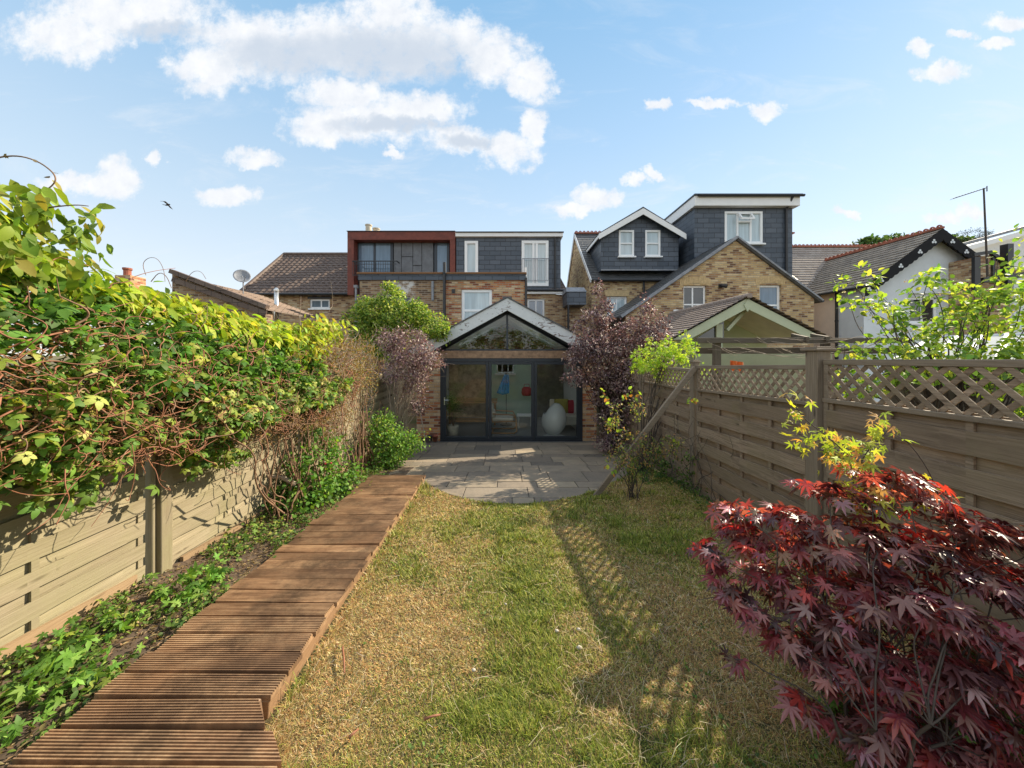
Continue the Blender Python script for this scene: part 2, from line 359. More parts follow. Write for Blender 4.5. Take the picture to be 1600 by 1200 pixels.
MT['pergola'] = wood_mat('grey pergola timber', (.12, .095, .07), (.21, .175, .13), (.06, .05, .04), stain=.6)
MT['band'] = plain('weathered band', (.30, .19, .115), .85, var=.45, nscale=9)
MT['deckside'] = wood_mat('deck edging', (.28, .16, .08), (.42, .27, .15), (.11, .06, .03), stain=.7)
MT['timberband'] = wood_mat('weathered timber band', (.24, .115, .05), (.36, .19, .085), (.10, .05, .03), stain=.6)
# decking: wet stained boards, with lighter sun highlights mixed into the colour
m, t, b = mat('grooved decking'); uv = uvn(t); isl = island(t)
off = nn(t, 'ShaderNodeCombineXYZ'); t.links.new(M(t, 'MULTIPLY', isl, 53.), off.inputs[0]); t.links.new(M(t, 'MULTIPLY', isl, 17.), off.inputs[1])
ob = objc(t)
g = NOISE(t, VM(t, 'ADD', VM(t, 'MULTIPLY', ob, (4, 90, 4)), off.outputs[0]), 1., 5, .7)
c = MIX(t, RNGE(t, g, .3, .7), (.20, .105, .052), (.50, .31, .17))
c = MIX(t, RNGE(t, NOISE(t, VM(t, 'ADD', VM(t, 'MULTIPLY', ob, (3, 6, 3)), off.outputs[0]), 1., 5, .7), .45, .75, 0, .7), c, (.64, .44, .25))
c = MIX(t, RNGE(t, NOISE(t, ob, 2.2, 8, .75), .45, .62, 0, .75), c, (.055, .034, .022))
c = MIX(t, RNGE(t, isl, 0, 1, 0, .6), c, (.13, .072, .04))
t.links.new(c, b.inputs['Base Color']); b.inputs['Roughness'].default_value = .55; b.inputs['Specular IOR Level'].default_value = .4
bump(t, b, g, .003, .5); MT['deck'] = m
# flagstones
m, t, b = mat('sandstone flag'); isl = island(t); ob = objc(t)
c = RAMP(t, isl, [(0, (.085, .073, .06)), (.2, (.16, .13, .10)), (.45, (.22, .175, .125)), (.7, (.29, .23, .16)), (.9, (.16, .135, .105)), (1, (.34, .27, .18))])
c = MIX(t, RNGE(t, NOISE(t, ob, 3.5, 8, .7), .42, .7, 0, .65), c, (.095, .082, .066))
c = MIX(t, RNGE(t, NOISE(t, ob, 30, 4, .7), .3, .7, 0, .3), c, (.33, .27, .20))
t.links.new(c, b.inputs['Base Color']); b.inputs['Roughness'].default_value = .75
bump(t, b, NOISE(t, ob, 14, 6, .7), .008, .6); MT['flag'] = m
MT['mortar'] = plain('patio joint', (.10, .09, .075), .95, var=.3, nscale=10)
MT['soil'] = plain('soil', (.085, .058, .038), .95, var=.5, nscale=18)
MT['stem'] = plain('brown stem', (.20, .115, .065), .8, var=.35, nscale=12)
MT['stemred'] = plain('reddish stem', (.25, .10, .05), .7, var=.35, nscale=12)
MT['stempale'] = plain('pale grey stem', (.36, .29, .22), .85, var=.3, nscale=12)
MT['stemdark'] = plain('dark stem', (.06, .045, .035), .8, var=.3, nscale=12)
MT['straw'] = plain('dry straw', (.52, .42, .25), .8, var=.3, nscale=20)
MT['pebble'] = plain('white stone', (.42, .38, .31), .8, var=.15, nscale=20)
MT['leaf'] = leaf_mat('leaf')
MT['leafmatt'] = leaf_mat('small matt leaf', .6, .3)
MT['purpleleaf'] = leaf_mat('purple leaf', .5, .22, spec=.35, tcol=(1.3, .95, 1.0))
MT['maple'] = leaf_mat('maple leaf', .38, .34, spec=.65, tcol=(2.4, .95, .6))
MT['grass'] = leaf_mat('grass blade', .6, .3, 1.3, .25)
# ground below the blades
m, t, b = mat('turf'); ob = objc(t)
c = MIX(t, RNGE(t, NOISE(t, ob, 1.4, 6, .65), .4, .62), (.20, .145, .062), (.085, .095, .022))
c = MIX(t, RNGE(t, NOISE(t, ob, 28, 6, .75), .35, .68), MIX(t, .6, c, (.04, .032, .018)), c)
t.links.new(c, b.inputs['Base Color']); b.inputs['Roughness'].default_value = .95
bump(t, b, NOISE(t, ob, 40, 6, .75), .03, 1.); MT['turf'] = m
# ------------------------------------------------------------------ leaves (real little faces, one colour value per leaf)
def T_ovate(w=.45, fold=.1, droop=.18):
    V_ = [(0,0,0),(0,.3,.02),(0,.68,-.02-droop*.3),(0,1,-droop),(-w*.40,.22,fold),(-w*.5,.5,fold*.9-droop*.2),(-w*.30,.82,fold*.4-droop*.6),(w*.40,.22,fold),(w*.5,.5,fold*.9-droop*.2),(w*.30,.82,fold*.4-droop*.6)]
    return np.array(V_, float), [(0,4,1),(1,4,5,2),(2,5,6),(2,6,3),(0,1,7),(1,2,8,7),(2,9,8),(2,3,9)]
def T_rhomb(w=.5, fold=.1):
    return np.array([(0,0,0),(-w/2,.5,fold),(0,1,-.1),(w/2,.5,fold)], float), [(0,3,2),(0,2,1)]
def T_five(k=5, w=.5, droop=.35, spread=2*PI):
    tv, tf = T_ovate(w, .06, droop); Vs = []; Fs = []
    for i in range(k):
        a = spread*(i/k)+.2; ca, sa = math.cos(a), math.sin(a); b_ = len(Vs)
        for x, y, z in tv:
            y2 = y*.88+.12; Vs.append((x*ca-y2*sa, x*sa+y2*ca, z-.12*y2))
        Fs += [tuple(j+b_ for j in f) for f in tf]
    return np.array(Vs), Fs
def T_acer(k=7, spread=R(250), w=.105, droop=.22):
    Vs = [(0, 0, 0)]; Fs = []; L = []
    def pt(a, r, dz=0): return (math.sin(a)*r, math.cos(a)*r, dz-droop*r*r)
    st = spread/(k-1)
    for i in range(k):
        a = -spread/2+i*st; ln = 1-.5*(abs(i-(k-1)/2)/((k-1)/2))**1.6
        b_ = len(Vs)
        Vs += [pt(a-st*.5, .26, .02), pt(a-w*1.3/max(ln, .4), ln*.52, .02), pt(a, ln*.55, -.025), pt(a, ln, 0), pt(a+w*1.3/max(ln, .4), ln*.52, .02), pt(a+st*.5, .26, .02)]
        Fs += [(0, b_, b_+1, b_+2), (b_+1, b_+3, b_+2), (0, b_+2, b_+4, b_+5), (b_+2, b_+3, b_+4)]
    return np.array(Vs), Fs
def unit(a): return a/np.maximum(np.linalg.norm(a, axis=1), 1e-9)[:, None]
def leaves(name, pos, axis, nrm, size, col, tmpl, mt, parent=None, kind=None, label=None, cat=None):
    tv, tf = tmpl; N = len(pos); nv = len(tv)
    base = np.array(LOC[parent.name]) if parent is not None else np.zeros(3)
    y = unit(axis); x = unit(np.cross(y, nrm)); z = np.cross(x, y)
    sz = np.asarray(size).reshape(-1, 1, 1)
    V_ = (tv[None, :, 0:1]*x[:, None]+tv[None, :, 1:2]*y[:, None]+tv[None, :, 2:3]*z[:, None])*sz+(pos-base)[:, None]
    return rawmesh(name, V_.reshape(-1, 3), tf, nv, N, np.repeat(np.asarray(col), nv, axis=0), mt, parent, kind)
def rawmesh(name, V_, tf, nv, N, cols, mt, parent, kind=None):
    me = bpy.data.meshes.new(name); me.vertices.add(len(V_)); me.vertices.foreach_set('co', V_.astype('f').ravel())
    li = np.concatenate([np.array(f) for f in tf]); lt = np.array([len(f) for f in tf]); nl = len(li)
    loops = (li[None]+np.arange(N)[:, None]*nv).ravel().astype('i')
    tot = np.tile(lt, N).astype('i'); start = np.concatenate([[0], np.cumsum(tot)[:-1]]).astype('i')
    me.loops.add(len(loops)); me.loops.foreach_set('vertex_index', loops)
    me.polygons.add(len(tot)); me.polygons.foreach_set('loop_start', start)
    try: me.polygons.foreach_set('loop_total', tot)
    except Exception: pass
    me.polygons.foreach_set('use_smooth', np.ones(len(tot), bool))
    me.update(calc_edges=True)
    at = me.attributes.new('col', 'FLOAT_COLOR', 'POINT'); at.data.foreach_set('color', np.concatenate([np.clip(cols, 0, 1), np.ones((len(cols), 1))], 1).astype('f').ravel())
    me.materials.append(mt); o = link(name, me, parent)
    if kind: o['kind'] = kind
    return o
def pick(pal, n, jit=.16):
    w = np.array([p[1] for p in pal], float); w /= w.sum(); c = np.array([p[0] for p in pal], float)
    k = RNG.choice(len(pal), n, p=w); out = c[k]*(1+RNG.normal(0, jit, (n, 1)))*(1+RNG.normal(0, jit*.35, (n, 3)))
    return np.clip(out, .002, 1)
def clumps(blobs, n, clump_r=.16, per=26, shell=.55, flat=1.):
    """leaf points inside ellipsoids, gathered in clumps; returns pos, outward direction, clump centres"""
    vol = np.array([b_[1][0]*b_[1][1]*b_[1][2] for b_ in blobs])**.7; vol /= vol.sum()
    P_, O_, C_ = [], [], []
    for (c, r), w in zip(blobs, vol):
        k = max(1, int(n*w/per)); d = unit(RNG.normal(size=(k, 3))); rad = shell+(1-shell)*RNG.random((k, 1))**.6
        cc = np.array(c)+d*rad*np.array(r); C_.append(cc)
        per_k = np.maximum(3, (per*(.45+1.1*RNG.random(k))).astype(int)); idx = np.repeat(np.arange(k), per_k)
        q = RNG.normal(size=(len(idx), 3)); q = unit(q)*(RNG.random((len(idx), 1))**.45)*clump_r*(.7+.6*RNG.random((k, 1)))[idx]
        q[:, 2] *= flat
        P_.append(cc[idx]+q); O_.append(unit(d[idx]*.8+unit(q)*.7))
    return np.concatenate(P_), np.concatenate(O_), np.concatenate(C_)
def wig(a, b, k=5, amp=.05, sag=0.):
    a = np.array(a, float); b = np.array(b, float); L = np.linalg.norm(b-a); pts = []
    off = np.zeros(3)
    for i in range(k+1):
        t_ = i/k
        if 0 < i < k: off = off*.6+RNG.normal(0, amp*L, 3)
        else: off = off*(0 if i == k else 1)
        pts.append(a+(b-a)*t_+off*(1 if 0 < i < k else 0)+np.array([0, 0, -sag*L*4*t_*(1-t_)]))
    return pts
def stems(name, segs, mt, parent, n=4):
    mb = MB()
    for pts, r0, r1 in segs:
        p = np.array([list(q) for q in pts], float)
        for _ in range(2 if len(segs) < 400 else 1):
            a, b_ = p[:-1]*.75+p[1:]*.25, p[:-1]*.25+p[1:]*.75; p = np.concatenate([p[:1], np.stack([a, b_], 1).reshape(-1, 3), p[-1:]])
        mb.tube(p, r0, r1, n, cap=False)
    return mb.build(name, mt, parent, smooth=True, recalc=False)
def shrub(name, label, cat, base, blobs, n, size, pal, tmpl, mt='leaf', clump_r=.16, per=26, shell=.5, up=.6, droop=.3, stem='stem', nst=40, sr=.012, group=None, jit=.16, flat=1., twigs=0):
    o = thing(name, label, cat, base, group)
    pos, out, cc = clumps(blobs, n, clump_r, per, shell, flat); N = len(pos)
    ax = unit(out*.8+RNG.normal(0, .55, (N, 3))+np.array([0, 0, -droop])); nr = unit(out*.5+RNG.normal(0, .45, (N, 3))+np.array([0, 0, up]))
    sz = size*(.6+.7*RNG.random(N))
    leaves('foliage', pos, ax, nr, sz, pick(pal, N, jit), tmpl, MT[mt], o)
    seg = []
    for c in cc[RNG.permutation(len(cc))[:nst]]:
        mid = np.array(base)*.5+c*.5+RNG.normal(0, .06, 3); mid[2] = base[2]+(c[2]-base[2])*.55
        mid[:2] = np.array(base)[:2]*.6+c[:2]*.4
        a = wig(np.array(base)+RNG.normal(0, .04, 3)*[1, 1, 0], mid, 4, .03); b_ = wig(mid, c, 4, .05)
        seg.append((a+b_[1:], sr*(.6+.7*RNG.random()), sr*.15))
    for c in cc[RNG.permutation(len(cc))[:twigs]]:
        e = c+RNG.normal(0, .22, 3); seg.append((wig(c, e, 4, .08), .003, .001))
    stems('stem', seg, MT[stem], o)
    return o
def windowset(par, x0, x1, z0, z1, y, fr=.06, mull=(), trans=(), pane='panedark', frame='upvc', dep=.06, sill=True, name='window'):
    """frame mesh (part) with its pane (sub-part); mull / trans are fractions of the opening"""
    f = MB()
    f.box(x0, x1, y, y+dep, z1-fr, z1); f.box(x0, x1, y, y+dep, z0, z0+fr)
    f.box(x0, x0+fr, y, y+dep, z0+fr, z1-fr); f.box(x1-fr, x1, y, y+dep, z0+fr, z1-fr)
    for q in mull:
        xm = x0+(x1-x0)*q; f.box(xm-fr*.4, xm+fr*.4, y+.006, y+dep, z0+fr, z1-fr)
    for q in trans:
        zm = z0+(z1-z0)*q; f.box(x0+fr, x1-fr, y+.01, y+dep, zm-fr*.4, zm+fr*.4)
    w = f.build(name, MT[frame], par, bevel=.006)
    MB().box(x0+fr*.6, x1-fr*.6, y+dep*.6, y+dep*.75, z0+fr*.6, z1-fr*.6).build('pane', MT[pane], w)
    if sill: MB().box(x0-.06, x1+.06, y-.12, y+dep, z0-.07, z0-.002).build('sill', MT[frame], w, bevel=.006)
    return w
def rect(x0, x1, z0, z1): return [(x0, z0), (x1, z0), (x1, z1), (x0, z1)]
def tiles(mb, A, B, C, D, n, lift=.02, wave=0, wl=.3):
    """courses from eave A-B up to ridge D-C, each course lifted at its lower edge"""
    A, B, C, D = map(Vector, (A, B, C, D)); nrm = (B-A).cross(D-A).normalized()
    if nrm.z < 0: nrm = -nrm
    for i in range(n):
        t0, t1 = i/n, (i+1.12)/n; a = A.lerp(D, t0); b_ = B.lerp(C, t0); c = B.lerp(C, min(t1, 1.02)); d = A.lerp(D, min(t1, 1.02))
        L = (b_-a).length
        m = int(L/wl*4) if wave else 1
        m = max(1, m)
        for k in range(m):
            s0, s1 = k/m, (k+1)/m
            h0 = nrm*(lift+wave*math.sin(2*PI*k/4)); h1 = nrm*(lift+wave*math.sin(2*PI*(k+1)/4))
            l0 = nrm*(wave*math.sin(2*PI*k/4)); l1 = nrm*(wave*math.sin(2*PI*(k+1)/4))
            p = a.lerp(b_, s0)+h0; q = a.lerp(b_, s1)+h1; r = d.lerp(c, s1)+l1; s_ = d.lerp(c, s0)+l0
            mb.add([p, q, r, s_, a.lerp(b_, s0)-nrm*.01, a.lerp(b_, s1)-nrm*.01], [(0, 1, 2, 3), (4, 5, 1, 0)])
    return mb
def crest(par, a, b, mt='terracotta', step=.22, r=.085, name='ridge_tiles'):
    a = Vector(a); b = Vector(b); L = (b-a).length; d = (b-a).normalized(); n = int(L/step); mb = MB()
    mb.beam(a, b, .16, .08)
    sd = d.cross(Vector((0, 0, 1))).normalized()*.025
    for i in range(n):
        c = a+d*(i+.5)*step+Vector((0, 0, .05)); pts = [c+d*(r*math.cos(t_))+Vector((0, 0, r*math.sin(t_)))-sd for t_ in [PI*k/6 for k in range(7)]]
        inn = [c+d*(r*.5*math.cos(t_))+Vector((0, 0, r*.5*math.sin(t_)))-sd for t_ in [PI*k/6 for k in range(7)]]
        for k in range(6): mb.prism([pts[k], pts[k+1], inn[k+1], inn[k]], sd*2)
    return mb.build(name, MT[mt], par)
# ------------------------------------------------------------------ the setting: ground, lawn, bed, patio
g = MB(); xs = [-300, -60, -12, -4, 4, 12, 60, 300]; ys = [-300, -30, 0, 3, 6, 9.2, 14, 40, 400]
vs = [(x, y, gz(y)-.05) for y in ys for x in xs]; nx = len(xs)
g.add(vs, [(j*nx+i, j*nx+i+1, (j+1)*nx+i+1, (j+1)*nx+i) for j in range(len(ys)-1) for i in range(nx-1)])
tag(g.build('ground', MT['turf']), kind='structure')
EX0, EX1 = -2.68, 2.66
ARC = [(-1.9, 5.75), (-1.5, 5.55), (-1.2, 5.25), (-.79, 4.78), (-.4, 4.52), (-.1, 4.43), (.3, 4.43), (.62, 4.52), (1.0, 4.72), (1.35, 5.02), (1.7, 5.4), (2.0, 5.75), (2.3, 6.3), (2.66, 7.4)]
def arcY(x):
    return float(np.interp(x, [a[0] for a in ARC], [a[1] for a in ARC]))
def vnoise(x, y, sc, seed=0, oc=4):
    out = 0; amp = 1; tot = 0
    for o_ in range(oc):
        r = np.random.default_rng(seed+o_*11); G = r.random((64, 64)); fx = x*sc; fy = y*sc
        ix = np.floor(fx).astype(int); iy = np.floor(fy).astype(int); tx = fx-ix; ty = fy-iy; tx = tx*tx*(3-2*tx); ty = ty*ty*(3-2*ty)
        g_ = lambda a, b: G[a % 64, b % 64]
        v = (g_(ix, iy)*(1-tx)+g_(ix+1, iy)*tx)*(1-ty)+(g_(ix, iy+1)*(1-tx)+g_(ix+1, iy+1)*tx)*ty
        out = out+v*amp; tot += amp; amp *= .55; sc *= 2.1
    return out/tot
def lawnz(x, y): return gzv(y)+.035*(vnoise(x+9, y+9, 1.3, 3)-.5)+.02*(vnoise(x+9, y+9, 6., 5)-.5)
def gzv(y): return -SL*np.clip(y, 0, 9.2)
nxg, nyg = 90, 150; gx = np.linspace(-1.3, 2.7, nxg); gy = np.linspace(-4, 7.6, nyg)
XX, YY = np.meshgrid(gx, gy); ZZ = lawnz(XX, YY)
ok = np.array([[YY[j, i] < arcY(XX[j, i])+.12 for i in range(nxg)] for j in range(nyg)])
l = MB(); l.v = [tuple(v) for v in np.stack([XX, YY, ZZ], 2).reshape(-1, 3)]
for j in range(nyg-1):
    for i in range(nxg-1):
        if ok[j, i] and ok[j+1, i] and ok[j, i+1] and ok[j+1, i+1]: l.f.append((j*nxg+i, j*nxg+i+1, (j+1)*nxg+i+1, (j+1)*nxg+i))
tag(l.build('lawn', MT['turf'], smooth=True), kind='structure')
# planting bed beside the boardwalk
nxg, nyg = 16, 120; gx = np.linspace(-2.72, -1.2, nxg); gy = np.linspace(-4, 6.3, nyg); XX, YY = np.meshgrid(gx, gy)
def bedz(x, y): return gzv(y)+.01+.05*(vnoise(x+5, y+5, 4, 21)-.5)+.06*np.clip((-2.3-x)/.4, 0, 1)
ZZ = bedz(XX, YY); ZZ[:, -5:] = gzv(YY[:, -5:])-.01
l = MB(); l.v = [tuple(v) for v in np.stack([XX, YY, ZZ], 2).reshape(-1, 3)]
l.f = [(j*nxg+i, j*nxg+i+1, (j+1)*nxg+i+1, (j+1)*nxg+i) for j in range(nyg-1) for i in range(nxg-1)]
tag(l.build('soil_bed', MT['soil'], smooth=True), kind='structure')
# patio: bedding sheet and flagstones clipped by the lawn's curved edge
pat = MB(); rowy = 4.3; rr = random.Random(5)
bed = MB(); pts = [(x, y) for x, y in ARC]
bed.prism([(x, y, gz(y)-.006) for x, y in pts]+[(2.9, 9.2, gz(9.2)-.006), (-2.9, 9.2, gz(9.2)-.006), (-2.9, 5.6, gz(5.6)-.006)], (0, 0, -.03))
y0 = 4.2; rows = []
while y0 < 8.93:
    h = rr.choice([.29, .45, .45, .6]); h = min(h, 8.93-y0)
    if 8.93-y0-h < .2: h = 8.93-y0
    rows.append((y0, y0+h)); y0 += h
for (a, b_) in rows:
    x = -2.9-rr.random()*.4
    while x < 2.95:
        w = rr.choice([.29, .45, .6, .6, .75, .9]); x1 = min(x+w, 2.95)
        def flag(xa, xb, ya, yb):
            gq = .006
            poly = [(xa+gq, ya+gq), (xb-gq, ya+gq), (xb-gq, yb-gq), (xa+gq, yb-gq)]
            # clip the near side to the arc by moving sample points
            n = 6; near = []
            for k in range(n+1):
                xx = xa+gq+(xb-xa-2*gq)*k/n; near.append((xx, max(ya+gq, arcY(xx)) if xx > -1.9 else ya+gq))
            if all(p[1] >= yb-gq-.02 for p in near): return
            if xb < -1.9 and ya < 5.6: return
            near = [(p[0], min(p[1], yb-gq-.005)) for p in near]
            dz = rr.uniform(-.002, .004); pl = near+[(xb-gq, yb-gq), (xa+gq, yb-gq)]
            pat.prism([(p[0], p[1], gz(p[1])+.008+dz) for p in pl], (0, 0, -.03))
        if (b_-a) > .55 and rr.random() < .35:
            flag(x, x1, a, (a+b_)/2); flag(x, x1, (a+b_)/2, b_)
        else: flag(x, x1, a, b_)
        x = x1
patio = pat.build('patio', MT['flag'], bevel=.003); tag(patio, kind='structure')
o = bed.build('mortar_bed', MT['mortar'], patio)
st = MB(); x = -2.95
while x < 2.95:
    w = .6; st.box(x+.004, min(x+w, 2.95)-.004, 8.93, 9.16, gz(9)-.02, PZ(690.5, 9.1)); x += w
tag(st.build('threshold_paving', MT['slateroof'], bevel=.004), kind='structure')
# ------------------------------------------------------------------ boardwalk
def deck_edges(Y):
    xl = float(np.interp(Y, [0, 1.376, 4.86, 5.6], [-1.80, -1.894, -2.07, -2.10]))
    xr = float(np.interp(Y, [0, 1.30, 1.588, 1.592, 5.45], [.55, -.843, -1.12, -1.085, -1.26])); return xl, xr
bw = thing('wooden_boardwalk', 'wet brown grooved timber boardwalk running from the foreground to the patio', 'boardwalk', (-1.6, 3, gz(3)))
D = MB(); pitch = .1375; Yc = 5.44
rr = random.Random(3); k = 0
while Yc > .2:
    ya, yb = Yc-pitch+.017, Yc; xl, xr = deck_edges(Yc-pitch/2); xl2, xr2 = deck_edges(Yc-pitch); xl1, xr1 = deck_edges(Yc)
    j1 = rr.uniform(-.016, .016); j2 = rr.uniform(-.018, .018); dz = rr.uniform(-.006, .006); tz = rr.uniform(-.006, .006)
    ty = rr.uniform(-.004, .012); ng = 9; prof = []
    gd = .0085
    for q in range(ng):
        u0 = q/ng
        for (du, hh) in ((.06, 0), (.46, 0), (.54, -gd), (.96, -gd)): prof.append((u0+du/ng, hh))
    vs = []
    for side in (0, 1):
        for (u_, hh) in prof:
            y_ = ya+(yb-ya)*u_; e = deck_edges(y_)
            x_ = (xl+(deck_edges(y_)[0]-xl)*.3+j1) if side == 0 else ((xr if Yc > 1.62 else e[1])+j2)
            vs.append((x_, y_, gz(y_)+.100+dz+hh+tz*(side*2-1)+ty*(u_-.5)))
    n = len(prof); b0 = len(D.v); fs = [(i, i+1, n+i+1, n+i) for i in range(n-1)]
    # ends and underside
    bot = [(vs[0][0], ya, vs[0][2]-.028), (vs[n-1][0], yb, vs[n-1][2]-.028), (vs[n][0], ya, vs[n][2]-.028), (vs[2*n-1][0], yb, vs[2*n-1][2]-.028)]
    vs += bot; fs += [tuple(range(n-1, -1, -1))+(2*n, 2*n+1), tuple(range(n, 2*n))+(2*n+3, 2*n+2), (0, n, 2*n+2, 2*n), (n-1, 2*n+1, 2*n+3, 2*n-1)]
    D.add(vs, fs); Yc -= pitch; k += 1
D.build('deck_boards', MT['deck'], bw, recalc=False)
E = MB()
def edge(p, q, h=.10, w=.035): E.beam(p, q, w, h)
e1 = deck_edges(5.42); e2 = deck_edges(1.6)
edge((e1[1]-.03, 5.42, gz(5.42)+.022), (e2[1]-.03, 1.60, gz(1.6)+.022))
edge((-1.145, 1.57, gz(1.57)+.022), (-.875, 1.295, gz(1.3)+.022))
edge((-.875, 1.293, gz(1.3)+.022), (.5, .02, .022))
edge((e1[0]+.03, 5.42, gz(5.42)+.022), (-1.83, .3, .0))
E.build('edge_board', MT['deckside'], bw, bevel=.003)
MB().box(-2.0, -1.3, 5.405, 5.435, gz(5.4)-.03, gz(5.4)+.066).build('end_board', MT['deckside'], bw)
# ------------------------------------------------------------------ fences
def post(par, x, y, z0, z1, w=.09, mt='postgrey', cap=True, cw=.13):
    p_ = MB().box(x-w/2, x+w/2, y-w/2, y+w/2, z0, z1).build('post', MT[mt], par, turn=True, bevel=.005)
    if cap:
        c = MB(); c.box(x-cw/2, x+cw/2, y-cw/2, y+cw/2, z1, z1+.022); c.box(x-cw*.36, x+cw*.36, y-cw*.36, y+cw*.36, z1+.022, z1+.036)
        c.build('post_cap', MT[mt], p_, bevel=.004)
    return p_
def panel(par, X, ya, yb, zta, ztb, face, H=1.8, lattice=.33, fh=.14, pitch=.215, bat=5, mt='fencegrey', frame=True):
    """ya far end, yb near end; face = +1 if it shows its face to +X, -1 to -X; zta/ztb top heights"""
    L = ya-yb
    def q(s_, d, off): # s along from far to near, d below the top, off outward
        y = ya-s_*L; zt = zta+(ztb-zta)*s_; return (X+face*off, y, zt-d)
    pan = MB(); r_ = random.Random(int(ya*100+face*7))
    topd = lattice if lattice else 0.02
    d0 = topd+.05; boards_h = H-d0
    n = int(boards_h/pitch)+1
    def strip(dc, h, off, th=.012):
        m = 14; vs = []
        jz = [r_.uniform(-.003, .003) for _ in range(m+1)]
        for i in range(m+1):
            s_ = .02+i/m*.96; wv = .006*math.cos(2*PI*s_*(bat-1)/2*1.)
            a0 = q(s_, dc+h/2+jz[i], off+wv); a1 = q(s_, dc-h/2+jz[i], off+wv+.004); b0 = q(s_, dc-h/2+jz[i], off+wv-th+.004); b1 = q(s_, dc+h/2+jz[i], off+wv-th)
            vs += [a0, a1, b0, b1]
        fs = [(i*4+a, i*4+(a+1) % 4, (i+1)*4+(a+1) % 4, (i+1)*4+a) for i in range(m) for a in range(4)]+[(0, 1, 2, 3), (m*4+3, m*4+2, m*4+1, m*4)]
        pan.add(vs, fs)
    for i in range(n):
        dc = d0+i*pitch
        strip(dc+pitch*.02, pitch-fh+.07, -.024 if lattice else -.012)            # back boards
        if dc+pitch*.5 < H: strip(dc+pitch*.5, fh, .018 if lattice else .013)     # front boards
    for i in range(bat):
        s_ = .03+.94*i/(bat-1)
        a = Vector(q(s_, topd, -.002)); b_ = Vector(q(s_, H-.03, -.002)); pan.beam(a, b_, .035, .016, up=(1, 0, 0))
    p_ = pan.build('fence_panel', MT[mt], par)
    if frame:
        fr = MB(); fr.beam(q(0, 0.02, .0), q(1, .02, .0), .045, .045)
        fr.beam(q(0, topd+.012, .004), q(1, topd+.012, .004), .05, .035)
        fr.beam(q(.012, .04, 0), q(.012, H, 0), .04, .04, up=(1, 0, 0)); fr.beam(q(.988, .04, 0), q(.988, H, 0), .04, .04, up=(1, 0, 0))
        fr.build('frame_rail', MT['postgrey'], p_, bevel=.004)
    if lattice:
        la = MB(); h = topd-.02; stp = .118; nl = int((L+h)/stp)+2
        for dirn, off in ((1, .012), (-1, -.004)):
            for i in range(-3, nl+3):
                s0 = (i*stp)/L if dirn == 1 else (i*stp)/L
                a = (s0, .03); b_ = (s0+dirn*h*.95/L, topd)
                # clip to 0..1
                (sa, da), (sb, db) = a, b_
                if dirn == -1: pass
                lo, hi = .015, .985
                if max(sa, sb) < lo or min(sa, sb) > hi: continue
                def cl(s_, d_, s2, d2):
                    if s_ < lo: t_ = (lo-s_)/(s2-s_); return lo, d_+(d2-d_)*t_
                    if s_ > hi: t_ = (hi-s_)/(s2-s_); return hi, d_+(d2-d_)*t_
                    return s_, d_
                a2 = cl(sa, da, sb, db); b2 = cl(sb, db, sa, da)
                if abs(a2[1]-b2[1]) < .02: continue
                la.beam(q(a2[0], a2[1], off), q(b2[0], b2[1], off), .008, .034, up=(face, 0, .0)) if False else la.beam(q(a2[0], a2[1], off), q(b2[0], b2[1], off), .030, .008, up=(1, 0, 0))
        la.build('trellis', MT['fencegrey'], p_)
    return p_
rf = thing('trellis_fence', 'silvered timber fence with diagonal trellis top along the right side of the lawn', 'fence', (EX1, 3, gz(3)))
XR = EX1+.05
panel(rf, XR, 2.93, 1.10, 1.484, 1.525, -1)
panel(rf, XR, 4.88, 3.06, 1.357, 1.435, -1)
panel(rf, XR, 6.82, 5.02, 1.285, 1.305, -1, lattice=.30)
panel(rf, XR, 8.75, 6.95, 1.22, 1.25, -1, lattice=.30)
panel(rf, XR, .95, -.88, 1.53, 1.53, -1); panel(rf, XR, -1.0, -2.83, 1.53, 1.53, -1)
post(rf, XR, 3.0, -.4, 1.56, .12, cw=.17); post(rf, XR, 4.95, -.6, 1.40, .09, cw=.11); post(rf, XR, 6.88, -.75, 1.33, cap=False)
post(rf, XR, 1.02, -.2, 1.6, .12, cw=.17); post(rf, XR, -.94, -.1, 1.6, .12); post(rf, XR, 8.82, -.9, 1.3, cap=False)
lf = thing('timber_fence', 'pale straw coloured timber fence under the climber along the left side', 'fence', (EX0, 3, gz(3)))
XL = EX0-.04
lp = [(.8, -1.0), (2.62, .82), (4.52, 2.78), (6.42, 4.68), (8.35, 6.58)]
for ya, yb in lp:
    yb2 = yb; zt = 1.40 if ya < 7 else 1.1
    panel(lf, XL, ya+.005, yb2-.03, zt, zt, 1, H=1.8, lattice=0, fh=.105, pitch=.168, bat=4, mt='fencepale', frame=False)
for y in (-1.08, .78, 2.70, 4.60, 6.50, 8.42):
    f_ = MB(); z0 = gz(y)-.2; zt = 1.42 if y < 6 else (1.38 if y < 7 else 1.15)
    w = .06
    f_.box(XL-.03, XL+.035, y-.072, y-.048, z0, zt); f_.box(XL-.03, XL+.04, y-.008, y+.085, z0, zt); f_.box(XL-.03, XL+.0, y-.048, y-.008, z0, zt)
    f_.build('post', MT['fencepale'], lf, turn=True, bevel=.005)
gb = MB()
for ya, yb in lp:
    gb.hexa([(XL+.005, yb+.1, gz(yb)-.1), (XL+.035, yb+.1, gz(yb)-.1), (XL+.035, ya-.1, gz(ya)-.1), (XL+.005, ya-.1, gz(ya)-.1),
             (XL+.005, yb+.1, gz(yb)+.09), (XL+.035, yb+.1, gz(yb)+.09), (XL+.035, ya-.1, gz(ya)+.16), (XL+.005, ya-.1, gz(ya)+.16)])
gb.build('gravel_board', MT['gravelboard'], lf)
